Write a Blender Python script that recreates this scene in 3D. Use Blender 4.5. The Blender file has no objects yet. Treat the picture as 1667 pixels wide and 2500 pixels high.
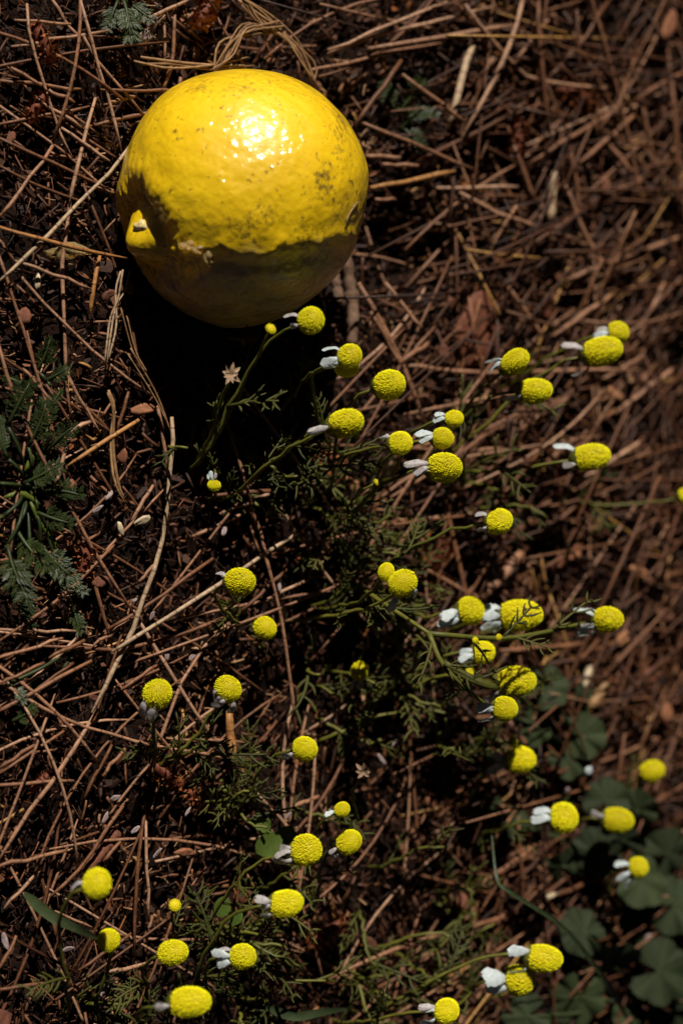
import bpy, math, random
import numpy as np
from mathutils import Vector, Matrix
from mathutils.bvhtree import BVHTree

# ------------------------------------------------------------------ camera, sky, sun, exposure
SC = bpy.context.scene
C = SC.collection
FWD = Vector((0.0, 0.5, -0.8660254))          # looking down at the forest floor, 30 degrees off plumb
UPV = Vector((0.0, 0.8660254, 0.5))           # the camera is held on its side: picture right = away from the viewer
RGT = Vector((1.0, 0.0, 0.0))
DIST, LENS, SENS, WPX, HPX = 0.479, 60.0, 36.0, 1667.0, 2500.0
CAMLOC = -FWD * DIST
cam = bpy.data.cameras.new('camera')
cam.sensor_fit = 'VERTICAL'
cam.sensor_height = SENS; cam.sensor_width = SENS
cam.lens = LENS
cam.clip_start = 0.01; cam.clip_end = 200.0
cam.dof.use_dof = True
cam.dof.focus_distance = 0.434
cam.dof.aperture_fstop = 6.3
camo = bpy.data.objects.new('camera', cam); C.objects.link(camo)
X, Y, Z = UPV, -RGT, -FWD
camo.matrix_world = Matrix(((X.x, Y.x, Z.x, CAMLOC.x), (X.y, Y.y, Z.y, CAMLOC.y), (X.z, Y.z, Z.z, CAMLOC.z), (0, 0, 0, 1)))
SC.camera = camo

def cam_dir(x, y, z):
    """vector given as (picture right, picture up, towards the camera)"""
    return (UPV * x - RGT * y - FWD * z).normalized()

SUN = cam_dir(0.14, 0.79, 0.60)
world = bpy.data.worlds.new('World'); SC.world = world
world.use_nodes = True
wn = world.node_tree
sky = wn.nodes.new('ShaderNodeTexSky')
sky.sky_type = 'NISHITA'; sky.sun_disc = False
sky.sun_elevation = math.asin(SUN.z)
sky.sun_rotation = math.atan2(SUN.x, SUN.y)
sky.air_density = 0.04; sky.dust_density = 0.0; sky.ozone_density = 0.5; sky.altitude = 1500
bg = wn.nodes['Background']
bg.inputs['Strength'].default_value = 0.05
wn.links.new(sky.outputs[0], bg.inputs['Color'])
sl = bpy.data.lights.new('sun', 'SUN'); sl.energy = 5.0; sl.angle = math.radians(0.5)
sl.color = (1.0, 0.93, 0.81)
so = bpy.data.objects.new('sun', sl); C.objects.link(so)
so.rotation_euler = SUN.to_track_quat('Z', 'Y').to_euler()
so.location = SUN * 3
SC.cycles.max_bounces = 6; SC.cycles.diffuse_bounces = 2
SC.view_settings.view_transform = 'Standard'
SC.view_settings.look = 'None'
SC.view_settings.exposure = 0.3
SC.view_settings.gamma = 1.0
SC.view_settings.use_curve_mapping = False

# ------------------------------------------------------------------ helpers
rng = random.Random(7)
nr = np.random.default_rng(11)
KD = WPX / 1568.0

def at(px, py, z):
    """point of height z seen at a pixel of the photograph"""
    s = SENS / LENS / HPX
    d = FWD + UPV * ((px - WPX / 2) * s) - RGT * ((HPX / 2 - py) * s)
    t = (z - CAMLOC.z) / d.z
    return CAMLOC + d * t

def link(name, me, mat=None, parent=None):
    o = bpy.data.objects.new(name, me); C.objects.link(o)
    if mat and me and not me.materials:
        me.materials.append(mat)
    if parent: o.parent = parent
    return o

def empty(name, loc=(0, 0, 0)):
    o = bpy.data.objects.new(name, None); C.objects.link(o)
    o.location = loc; o.empty_display_size = 0.005
    return o

def tag(o, label=None, cat=None, group=None, kind=None):
    if label: o['label'] = label
    if cat: o['category'] = cat
    if group: o['group'] = group
    if kind: o['kind'] = kind
    return o

class MB:
    """collects triangles; attributes len (along a stalk) and tint (one value per piece)"""
    def __init__(s): s.v = []; s.f = []; s.l = []; s.t = []; s.n = 0
    def add(s, v, f, l=None, t=0.5):
        v = np.asarray(v, float).reshape(-1, 3); f = np.asarray(f, int).reshape(-1, 3)
        s.v.append(v); s.f.append(f + s.n)
        s.l.append(np.zeros(len(v)) if l is None else np.asarray(l, float))
        s.t.append(np.full(len(v), t) if np.isscalar(t) else np.asarray(t, float))
        s.n += len(v)
    def mesh(s, name, smooth=True):
        v = np.concatenate(s.v); f = np.concatenate(s.f)
        return tri_mesh(name, v, f, np.concatenate(s.l), np.concatenate(s.t), smooth)

def tri_mesh(name, v, f, l=None, t=None, smooth=True):
    me = bpy.data.meshes.new(name)
    n, m = len(v), len(f)
    me.vertices.add(n); me.vertices.foreach_set('co', v.astype(np.float32).ravel())
    me.loops.add(m * 3); me.loops.foreach_set('vertex_index', f.astype(np.int32).ravel())
    me.polygons.add(m); me.polygons.foreach_set('loop_start', np.arange(0, m * 3, 3, dtype=np.int32))
    me.update(calc_edges=True)
    me.polygons.foreach_set('use_smooth', np.full(m, smooth))
    if l is not None:
        a = me.attributes.new('len', 'FLOAT', 'POINT'); a.data.foreach_set('value', l.astype(np.float32))
    if t is not None:
        a = me.attributes.new('tint', 'FLOAT', 'POINT'); a.data.foreach_set('value', t.astype(np.float32))
    me.validate()
    return me

def smooth_path(pts, n):
    p = np.asarray([tuple(q) for q in pts], float)
    if len(p) == 2:
        return p[0] + (p[1] - p[0]) * np.linspace(0, 1, n)[:, None]
    q = np.vstack([2 * p[0] - p[1], p, 2 * p[-1] - p[-2]])
    out = []
    for u in np.linspace(0, len(p) - 1, n):
        i = min(int(u), len(p) - 2); t = u - i
        a, b, c, d = q[i:i + 4]
        out.append(0.5 * (2 * b + (c - a) * t + (2 * a - 5 * b + 4 * c - d) * t * t + (3 * b - a - 3 * c + d) * t ** 3))
    return np.array(out)

def tube(path, rad, sides=6, flat=1.0):
    p = np.asarray(path, float); n = len(p)
    rad = np.broadcast_to(np.asarray(rad, float), (n,))
    T = np.gradient(p, axis=0); T /= np.linalg.norm(T, axis=1)[:, None] + 1e-12
    ref = np.array([0, 0, 1.0]) if abs(T[0][2]) < 0.9 else np.array([1.0, 0, 0])
    vs = []
    for i in range(n):
        ref = ref - T[i] * ref.dot(T[i]); ref /= np.linalg.norm(ref) + 1e-12
        b = np.cross(T[i], ref)
        for k in range(sides):
            a = 2 * math.pi * k / sides
            vs.append(p[i] + rad[i] * (b * math.cos(a) + flat * ref * math.sin(a)))
    fs = []
    for i in range(n - 1):
        for k in range(sides):
            a, b2 = i * sides + k, i * sides + (k + 1) % sides
            fs += [(a, b2, b2 + sides), (a, b2 + sides, a + sides)]
    ca, cb = len(vs), len(vs) + 1
    vs += [p[0], p[-1]]
    for k in range(sides):
        fs += [(ca, (k + 1) % sides, k), (cb, (n - 1) * sides + k, (n - 1) * sides + (k + 1) % sides)]
    ln = np.concatenate([[0], np.cumsum(np.linalg.norm(np.diff(p, axis=0), axis=1))])
    return np.array(vs), np.array(fs), np.concatenate([np.repeat(ln, sides), [ln[0], ln[-1]]])

def nrm(v):
    v = np.asarray(v, float); return v / (np.linalg.norm(v) + 1e-12)

def blade(base, d, up, L, W, droop=0.2, fold=0.15, n=5, pw=0.8, tip=0.0):
    """a leaf-like blade: midrib from base along d, folded along it, drooping"""
    d = nrm(d); up = np.asarray(up, float); up = nrm(up - d * up.dot(d)); s = np.cross(d, up)
    vs = []; fs = []
    for i in range(n + 1):
        t = i / n
        w = W * (math.sin(math.pi * min(1, t * 0.93 + 0.05)) ** pw) * 0.5 + tip * t * W
        if i == n: w = W * 0.04
        c = np.asarray(base) + d * L * t - up * (droop * L * t * t)
        vs += [c - s * w + up * fold * w, c, c + s * w + up * fold * w]
    for i in range(n):
        a = i * 3
        for k in (0, 1):
            fs += [(a + k, a + k + 1, a + k + 4), (a + k, a + k + 4, a + k + 3)]
    return np.array(vs), np.array(fs), np.repeat(np.linspace(0, L, n + 1), 3)

# ------------------------------------------------------------------ materials
def mat(name):
    m = bpy.data.materials.new(name); m.use_nodes = True
    nt = m.node_tree; return m, nt, nt.nodes['Principled BSDF']
def N(nt, t, **kw):
    n = nt.nodes.new(t)
    for k, v in kw.items(): setattr(n, k, v)
    return n
def ramp(nt, fac, stops):
    r = N(nt, 'ShaderNodeValToRGB'); e = r.color_ramp.elements
    while len(e) < len(stops): e.new(0.5)
    for i, (p, c) in enumerate(stops):
        e[i].position = p; e[i].color = (*c, 1)
    nt.links.new(fac, r.inputs[0]); return r.outputs[0]
def mix(nt, fac, a, b, mode='MIX'):
    m = N(nt, 'ShaderNodeMix', data_type='RGBA', blend_type=mode)
    for s, v in ((m.inputs[0], fac), (m.inputs[6], a), (m.inputs[7], b)):
        if isinstance(v, (int, float)): s.default_value = v
        elif isinstance(v, tuple): s.default_value = (*v, 1)
        else: nt.links.new(v, s)
    return m.outputs[2]
def math_(nt, op, a, b=0.0, clamp=False):
    m = N(nt, 'ShaderNodeMath', operation=op, use_clamp=clamp)
    for s, v in ((m.inputs[0], a), (m.inputs[1], b)):
        if isinstance(v, (int, float)): s.default_value = v
        else: nt.links.new(v, s)
    return m.outputs[0]
def noise(nt, vec, scale, detail=3, rough=0.6):
    n = N(nt, 'ShaderNodeTexNoise'); n.inputs['Scale'].default_value = scale
    n.inputs['Detail'].default_value = detail; n.inputs['Roughness'].default_value = rough
    nt.links.new(vec, n.inputs['Vector']); return n.outputs[0]
def bump(nt, bs, h, strength, dist):
    b = N(nt, 'ShaderNodeBump'); b.inputs['Strength'].default_value = strength; b.inputs['Distance'].default_value = dist
    nt.links.new(h, b.inputs['Height']); nt.links.new(b.outputs[0], bs.inputs['Normal'])
def coords(nt): return N(nt, 'ShaderNodeTexCoord').outputs['Object']
def attr(nt, name): return N(nt, 'ShaderNodeAttribute', attribute_name=name).outputs['Fac']
def orand(nt): return N(nt, 'ShaderNodeObjectInfo').outputs['Random']
def thin(nt, bs, col, amount):
    """thin leaf: some light comes through from the far side"""
    t = N(nt, 'ShaderNodeBsdfTranslucent'); nt.links.new(col, t.inputs[0])
    m = N(nt, 'ShaderNodeMixShader'); m.inputs[0].default_value = amount
    nt.links.new(bs.outputs[0], m.inputs[1]); nt.links.new(t.outputs[0], m.inputs[2])
    nt.links.new(m.outputs[0], nt.nodes['Material Output'].inputs[0])

def stalk_mat(name, stops, per_piece=False, rings=True, rough=0.55):
    m, nt, bs = mat(name); co = coords(nt)
    c = ramp(nt, attr(nt, 'tint') if per_piece else orand(nt), stops)
    g = noise(nt, co, 900, 3); c = mix(nt, 0.75, c, ramp(nt, g, [(0.3, (.5, .48, .46)), (0.7, (1.35, 1.3, 1.25))]), 'MULTIPLY')
    b = noise(nt, co, 90, 2); c = mix(nt, 0.6, c, ramp(nt, b, [(0.35, (.55, .5, .5)), (0.65, (1.2, 1.2, 1.2))]), 'MULTIPLY')
    if rings:
        f = math_(nt, 'FRACT', math_(nt, 'MULTIPLY', attr(nt, 'len'), 160.0))
        k = math_(nt, 'GREATER_THAN', f, 0.92)
        c = mix(nt, math_(nt, 'MULTIPLY', k, 0.6), c, (.06, .022, .012))
    nt.links.new(c, bs.inputs['Base Color']); bs.inputs['Roughness'].default_value = rough
    bs.inputs['Specular IOR Level'].default_value = 0.3
    bump(nt, bs, g, 0.4, 0.0003)
    return m

BROWN = [(0.0, (.085, .032, .012)), (0.35, (.18, .08, .040)), (0.7, (.27, .14, .082)), (1.0, (.35, .21, .135))]
M_NEEDLE = stalk_mat('dry needle', BROWN)
M_NEEDLE_PALE = stalk_mat('pale dry needle', [(0, (.28, .19, .115)), (1, (.36, .26, .17))])
M_NEEDLE_ORANGE = stalk_mat('orange dry needle', [(0, (.30, .13, .04)), (1, (.38, .19, .06))])
LIT = [(0.0, (.008, .003, .0015)), (0.3, (.026, .009, .004)), (0.6, (.078, .027, .011)), (0.85, (.18, .075, .036)), (0.95, (.26, .08, .012)), (1.0, (.32, .19, .10))]
M_LITTER = stalk_mat('litter crumbs', LIT, True, False, 0.75)
M_LITTER_NEEDLE = stalk_mat('litter needle bits', [(0, (.018, .006, .003)), (0.35, (.070, .025, .010)), (0.7, (.165, .07, .032)), (0.92, (.27, .14, .075)), (1, (.33, .18, .05))], True, True)
M_BARK = stalk_mat('bark chip', [(0, (.10, .038, .022)), (0.6, (.20, .075, .04)), (1, (.32, .15, .07))], False, False, 0.8)
M_REDBARK = stalk_mat('red bark', [(0, (.12, .036, .019)), (1, (.15, .05, .026))], False, False, 0.7)
M_CATKIN = stalk_mat('catkin scales', [(0, (.12, .03, .014)), (0.5, (.24, .07, .02)), (1, (.38, .14, .035))], True, False, 0.7)
M_TWIG = stalk_mat('grey twig bark', [(0, (.15, .09, .06)), (1, (.20, .13, .09))], False, False, 0.85)
M_STRAW = stalk_mat('dry grass straw', [(0, (.17, .09, .038)), (1, (.30, .18, .085))], True, False, 0.6)
M_HUSK = stalk_mat('silvery husk', [(0, (.20, .15, .155)), (1, (.32, .26, .26))], False, False, 0.45)
M_POD = stalk_mat('pale seed pod', [(0, (.46, .38, .25)), (1, (.55, .47, .33))], False, False, 0.5)
M_DRYFLOWER = stalk_mat('withered petals', [(0, (.26, .17, .11)), (1, (.36, .25, .16))], False, False, 0.7)

def leaf_mat(name, a, b, tr=0.25, rough=0.5, vein=None):
    m, nt, bs = mat(name); co = coords(nt)
    c = ramp(nt, orand(nt), [(0, a), (1, b)])
    c = mix(nt, 0.7, c, ramp(nt, noise(nt, co, 250, 4), [(0.3, (.6, .62, .5)), (0.7, (1.35, 1.3, 1.1))]), 'MULTIPLY')
    if vein: c = mix(nt, math_(nt, 'MULTIPLY', attr(nt, 'tint'), 0.6), c, vein)
    nt.links.new(c, bs.inputs['Base Color']); bs.inputs['Roughness'].default_value = rough
    bs.inputs['Specular IOR Level'].default_value = 0.35
    bump(nt, bs, noise(nt, co, 700, 3), 0.3, 0.0004)
    thin(nt, bs, c, tr); return m
M_STEM = leaf_mat('chamomile stem', (.075, .08, .011), (.12, .115, .018), 0.1)
M_FROND = leaf_mat('chamomile leaf', (.032, .038, .006), (.085, .085, .015), 0.2)
M_FERN = leaf_mat('lobed weed leaf', (.018, .030, .008), (.034, .05, .013), 0.2)
M_BRIGHT = leaf_mat('fresh green shoot', (.075, .10, .010), (.10, .125, .014), 0.2)
M_MALLOW = leaf_mat('mallow leaf', (.009, .016, .004), (.022, .034, .009), 0.12, 0.8, vein=(.035, .045, .015))
M_GRASS = leaf_mat('dark grass blade', (.028, .045, .022), (.05, .07, .03), 0.2)
M_CLOVER = leaf_mat('young round leaf', (.06, .10, .016), (.09, .13, .025), 0.25)

m, nt, bs = mat('chamomile florets'); M_FLORET = m
c = ramp(nt, attr(nt, 'tint'), [(0, (.24, .15, .004)), (0.25, (.66, .56, .006)), (0.6, (.88, .84, .006)), (1, (.90, .88, .012))])
c = mix(nt, 0.5, c, ramp(nt, orand(nt), [(0, (.72, .68, .6)), (0.5, (1, 1, 1)), (1, (1.08, 1.05, 1))]), 'MULTIPLY')
nt.links.new(c, bs.inputs['Base Color']); bs.inputs['Roughness'].default_value = 0.6
bs.inputs['Specular IOR Level'].default_value = 0.2

def petal_mat(name, a, b):
    m, nt, bs = mat(name); co = coords(nt)
    mp = N(nt, 'ShaderNodeMapping'); mp.inputs['Scale'].default_value = (1, 0.12, 1); nt.links.new(co, mp.inputs[0])
    c = ramp(nt, noise(nt, mp.outputs[0], 9, 3), [(0.3, a), (0.7, b)])
    nt.links.new(c, bs.inputs['Base Color']); bs.inputs['Roughness'].default_value = 0.5
    thin(nt, bs, c, 0.3); return m
M_PETAL = petal_mat('white petal', (.42, .49, .52), (.58, .64, .66))
M_PETAL_OLD = petal_mat('greying petal', (.30, .27, .28), (.52, .49, .49))

# lemon rind
m, nt, bs = mat('lemon rind'); M_LEMON = m; co = coords(nt)
big = noise(nt, co, 45, 2)
c = ramp(nt, big, [(0.3, (.72, .45, .002)), (0.55, (.77, .50, .002)), (0.8, (.80, .54, .004))])
fine = noise(nt, co, 800, 5, 0.75)
mid = noise(nt, co, 120, 4, 0.7)
dirt_shade = attr(nt, 'tint')                       # soiled skin, plus shade painted on the underside and in the furrow
sp = math_(nt, 'ADD', math_(nt, 'MULTIPLY', fine, 0.65), math_(nt, 'MULTIPLY', mid, 0.45))
th = math_(nt, 'SUBTRACT', 0.64, math_(nt, 'MULTIPLY', dirt_shade, 0.23))
mask = math_(nt, 'MULTIPLY', math_(nt, 'SUBTRACT', sp, th), 9.0, True)
c = mix(nt, math_(nt, 'MULTIPLY', mask, 0.85), c, (.10, .058, .012))
spots = noise(nt, co, 560, 2, 0.5)
pm = math_(nt, 'MULTIPLY', math_(nt, 'SUBTRACT', spots, 0.66), 16.0, True)
c = mix(nt, math_(nt, 'MULTIPLY', pm, 0.75), c, (.11, .06, .012))
shade_grey = math_(nt, 'MULTIPLY', attr(nt, 'len'), math_(nt, 'MULTIPLY', mid, 1.7), True)
c = mix(nt, shade_grey, c, (.36, .28, .17))       # greyish shade of the underside painted into the rind colour
nt.links.new(c, bs.inputs['Base Color'])
bs.inputs['Roughness'].default_value = 0.45
bs.inputs['Specular IOR Level'].default_value = 0.5
bs.inputs['Coat Weight'].default_value = 0.8; bs.inputs['Coat Roughness'].default_value = 0.16
bs.inputs['Subsurface Weight'].default_value = 0.05; bs.inputs['Subsurface Radius'].default_value = (.004, .0025, .0005)
vo = N(nt, 'ShaderNodeTexVoronoi', feature='SMOOTH_F1'); vo.inputs['Scale'].default_value = 520; nt.links.new(co, vo.inputs['Vector'])
hh = math_(nt, 'ADD', math_(nt, 'MULTIPLY', vo.outputs['Distance'], 0.7), math_(nt, 'MULTIPLY', noise(nt, co, 420, 3), 1.0))
bump(nt, bs, hh, 0.30, 0.0007)
cb = N(nt, 'ShaderNodeBump'); cb.inputs['Strength'].default_value = 0.7; cb.inputs['Distance'].default_value = 0.0018
nt.links.new(math_(nt, 'ADD', noise(nt, co, 190, 3, .6), math_(nt, 'MULTIPLY', vo.outputs['Distance'], 0.3)), cb.inputs['Height']); nt.links.new(cb.outputs[0], bs.inputs['Coat Normal'])

m, nt, bs = mat('lemon pulp'); M_PULP = m
bs.inputs['Base Color'].default_value = (.80, .60, .28, 1); bs.inputs['Roughness'].default_value = 0.08
bs.inputs['Transmission Weight'].default_value = 0.8; bs.inputs['IOR'].default_value = 1.36
bump(nt, bs, noise(nt, coords(nt), 500, 2), 0.4, 0.0005)
m, nt, bs = mat('torn lemon pith'); M_PITH = m; co = coords(nt)
nt.links.new(ramp(nt, noise(nt, co, 300, 3), [(0.35, (.60, .42, .08)), (0.65, (.66, .56, .38))]), bs.inputs['Base Color'])
bs.inputs['Roughness'].default_value = 0.2; bs.inputs['Coat Weight'].default_value = 0.4
bump(nt, bs, noise(nt, co, 500, 3), 0.5, 0.0006)

# soil
m, nt, bs = mat('forest soil'); M_SOIL = m; co = coords(nt)
c = ramp(nt, noise(nt, co, 260, 6, 0.75), [(0.3, (.006, .003, .002)), (0.55, (.018, .008, .005)), (0.7, (.05, .022, .013)), (0.85, (.10, .05, .03))])
c = mix(nt, 0.6, c, ramp(nt, noise(nt, co, 25, 3), [(0.3, (.5, .45, .4)), (0.7, (1.3, 1.25, 1.2))]), 'MULTIPLY')
nt.links.new(c, bs.inputs['Base Color']); bs.inputs['Roughness'].default_value = 0.95
bs.inputs['Specular IOR Level'].default_value = 0.1
bump(nt, bs, noise(nt, co, 420, 6, 0.7), 1.0, 0.003)

# ------------------------------------------------------------------ ground
LC = at(600, 487, 0.0235)                                   # lemon centre
LR = 303 * ((LC - CAMLOC).dot(FWD) * SENS / LENS / HPX)     # lemon radius
PIT = at(960, 575, 0.0)
def g(x, y):
    x = np.asarray(x, float); y = np.asarray(y, float)
    h = .0016 * np.sin(61 * x + 1.3) * np.cos(47 * y + .4) + .0011 * np.sin(133 * x + 90 * y) + .0008 * np.cos(171 * y - 120 * x + 2)
    lump = np.clip((y - .01) / .05, 0, 1)
    h = h + lump * (.0032 * np.sin(150 * x + 60 * y + 1) * np.sin(120 * y - 50 * x) + .0024 * np.sin(260 * x - 90 * y + 2) * np.cos(230 * y + 80 * x))
    h = h - .0115 * np.exp(-(((x - LC.x) ** 2 + (y - LC.y) ** 2) / .027 ** 2) ** 1.5)
    h = h - .015 * np.exp(-((x - PIT.x) ** 2 + (y - PIT.y) ** 2) / .014 ** 2)
    far = np.clip((np.hypot(x, y) - 1.0) / 8, 0, 1)
    return h + far * .15 * np.sin(x * .6) * np.cos(y * .7)

ax = np.concatenate([-np.geomspace(40, .36, 22), np.linspace(-.35, .35, 281), np.geomspace(.36, 40, 22)])
GX, GY = np.meshgrid(ax, ax, indexing='ij')
GZ = g(GX, GY)
inner = np.maximum(abs(GX), abs(GY)) < .352
GZ = GZ + inner * nr.normal(0, .0005, GX.shape)
n = len(ax); idx = np.arange(n * n).reshape(n, n)
a, b, c2, d2 = idx[:-1, :-1].ravel(), idx[1:, :-1].ravel(), idx[1:, 1:].ravel(), idx[:-1, 1:].ravel()
ground = link('ground', tri_mesh('ground', np.stack([GX.ravel(), GY.ravel(), GZ.ravel()], 1),
              np.concatenate([np.stack([a, b, c2], 1), np.stack([a, c2, d2], 1)])), M_SOIL)
tag(ground, 'dark crumbly forest soil under the needle litter', kind='structure')

# ------------------------------------------------------------------ lemon
AX = np.array(cam_dir(-0.83, -0.41, 0.40)); E1 = nrm(np.cross(AX, np.array(cam_dir(0, 0, 1)))); E2 = np.cross(AX, E1)
CR, CU, CT = (np.array(cam_dir(*v)) for v in ((1, 0, 0), (0, 1, 0), (0, 0, 1)))
def lemon_r(dv):
    ct = np.clip(dv @ AX, -1, 1); th = np.arccos(ct); ph = np.arctan2(dv @ E2, dv @ E1)
    x, y, z = dv @ CR, dv @ CU, dv @ CT
    r = 1 / np.sqrt((ct / .985) ** 2 + (1 - ct ** 2) / 1.03 ** 2)
    r = r - .13 * np.clip((x - y) / 1.414 - .55, 0, 1) + .09 * np.clip((-x - y) / 1.414 - .6, 0, 1) + .05 * np.clip((x + y) / 1.414 - .6, 0, 1)                # flatter towards the lower right
    r = r + .012 * np.sin(3 * ph + 1) * np.sin(th) + .012 * np.sin(5 * x + 2 * y) * np.cos(4 * z + y * 3)
    jag = .035 * np.sin(5 * ph + .6) + .02 * np.sin(11 * ph) + .014 * np.sin(23 * ph + 2) + .01 * np.sin(41 * ph)
    t2 = th + jag * np.clip(th / .3, 0, 1)
    r = r - .07 / (1 + np.exp((t2 - .43) / .022))                     # the stalkless end sinks in behind a torn lip
    r = r + .014 * np.exp(-((t2 - .56) / .09) ** 2) * np.clip(.5 + 3 * (y + .3), 0, 1)
    r = r + .14 * np.exp(-(th / .165) ** 2) - .03 * np.exp(-((th - .31) / .06) ** 2)
    r = r + .013 * np.exp(-(((y + .50 - .10 * x + .05 * np.sin(5 * x + 1) + .02 * np.sin(13 * x) + .014 * np.sin(31 * x + 2) + .008 * np.sin(57 * x)) / .045) ** 2)) * np.clip(z * 3, 0, 1) * (th > .5)   # a worn ridge low on the flank
    r = r - .018 * np.exp(-(((y + .62 - .10 * x + .03 * np.sin(6 * x)) / .06) ** 2)) * np.clip(z * 3, 0, 1) * (th > .5)
    r = r + .0022 * np.sin(17 * x + 3 * y) * np.sin(19 * z + 9 * y) + .0016 * np.sin(31 * y + 11 * x) * np.sin(27 * z - 13 * x)
    return r
nt_, np_ = 260, 300
TH, PH = np.meshgrid(np.linspace(0, math.pi, nt_) ** 1.25 / math.pi ** .25, np.linspace(0, 2 * math.pi, np_, endpoint=False), indexing='ij')
D = (np.cos(TH)[..., None] * AX + np.sin(TH)[..., None] * (np.cos(PH)[..., None] * E1 + np.sin(PH)[..., None] * E2)).reshape(-1, 3)
RR = lemon_r(D)
LV = D * (RR * LR)[:, None]
idx = np.arange(nt_ * np_).reshape(nt_, np_); i2 = np.roll(idx, -1, axis=1)
a, b, c2, d2 = idx[:-1].ravel(), i2[:-1].ravel(), i2[1:].ravel(), idx[1:].ravel()
LF = np.concatenate([np.stack([a, c2, b], 1), np.stack([a, d2, c2], 1)])
P0 = LV + np.array(LC)
rel = P0 - np.array(CAMLOC); dep = rel @ np.array(FWD); s_ = SENS / LENS / HPX
QX = WPX / 2 + rel @ np.array(UPV) / dep / s_; QY = HPX / 2 + rel @ np.array(RGT) / dep / s_
front = (D @ CT > -.2)
soil = np.zeros(len(D))  # real dirt patches, plus painted shade further down
for (qx, qy, sx, sy, w) in ((600, 555, 60, 50, .66), (790, 450, 45, 75, .62), (780, 600, 100, 60, .68), (580, 215, 120, 28, .62), (680, 520, 90, 60, .42), (830, 330, 40, 80, .42),
                            (760, 660, 110, 45, 1.0), (600, 690, 80, 40, .9), (480, 640, 60, 30, .6), (660, 730, 120, 40, .55), (340, 650, 60, 60, .5), (840, 480, 30, 90, .4)):
    soil = np.maximum(soil, w * np.exp(-(((QX - qx) / sx) ** 2 + ((QY - qy) / sy) ** 2)) * front)
soil = np.maximum(soil, .5 * (~front)); soil = np.maximum(soil, .42 * np.clip((-(D @ CU) - .5) * 5, 0, 1))  # lower flank darkened: painted shade, not dirt
THf = np.arccos(np.clip(D @ AX, -1, 1)); soil = np.maximum(soil, .75 * np.exp(-((THf - .36) / .1) ** 2))  # shadow in the furrow around the nub, painted as a dark ring
lm = tri_mesh('lemon', LV, LF, np.clip((-(D @ np.array((0, 0, 1.0))) + .12 + .08 * np.sin(7 * D[:, 0] + 3 * D[:, 1])) * 2.2, 0, .9) * .0 + .8 * np.clip((-(D @ CU) - .50 + .12 * (D @ CR) + .03 * np.sin(11 * D[:, 1]) + .02 * np.sin(23 * D[:, 1] + 4 * D[:, 2])) * 5, 0, 1), soil)  # len holds the painted grey of the flank turned from the sun
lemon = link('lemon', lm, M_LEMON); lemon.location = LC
tag(lemon, 'large bruised yellow lemon with a torn end resting on the needle litter', 'lemon')
LB = BVHTree.FromPolygons([Vector(v) for v in P0], [tuple(f) for f in LF])
def on_lemon(px, py):
    d = (at(px, py, 0) - CAMLOC).normalized()
    h = LB.ray_cast(CAMLOC, d)
    return (h[0], h[1]) if h[0] else (None, None)

def blob(center, r3, ax3, seed, nt=10, npn=14, amp=.2):
    q = np.random.default_rng(seed); ks = q.uniform(1.5, 4, (4, 3)); ph = q.uniform(0, 6, 4)
    T, P = np.meshgrid(np.linspace(0, math.pi, nt), np.linspace(0, 2 * math.pi, npn, endpoint=False), indexing='ij')
    d = np.stack([np.sin(T) * np.cos(P), np.sin(T) * np.sin(P), np.cos(T)], -1).reshape(-1, 3)
    r = 1 + amp * sum(np.sin(d @ k + p) for k, p in zip(ks, ph)) / 2
    v = d * r[:, None] * np.asarray(r3)
    v = v @ np.array([nrm(x) for x in ax3]) + np.asarray(center)
    i = np.arange(nt * npn).reshape(nt, npn); j = np.roll(i, -1, 1)
    a, b, c, e = i[:-1].ravel(), j[:-1].ravel(), j[1:].ravel(), i[1:].ravel()
    return v, np.concatenate([np.stack([a, c, b], 1), np.stack([a, e, c], 1)])
for (qx, qy, ra, rb, sd) in ((462, 600, .0021, .0012, 1), (487, 607, .0013, .0009, 2), (509, 622, .0010, .0015, 3), (515, 633, .0006, .0012, 6)):
    p, nn = on_lemon(qx, qy)
    if p:
        mb = MB(); mb.add(*blob(p + nn * .0004, (ra, rb, .0009), (CR, CU, CT), sd, amp=.35))
        o = link('pulp', mb.mesh('pulp'), M_PULP, lemon); o.location = -LC
p, nn = on_lemon(345, 552)
if p:
    mb = MB(); mb.add(*blob(p - nn * .0002, (.0022, .0014, .0010), (CR - .25 * CU, CU + .25 * CR, CT), 5, amp=.3))
    o = link('torn_tip', mb.mesh('torn_tip'), M_PITH, lemon); o.location = -LC
    o['label'] = 'whitish translucent torn tip of the lemon'

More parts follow.
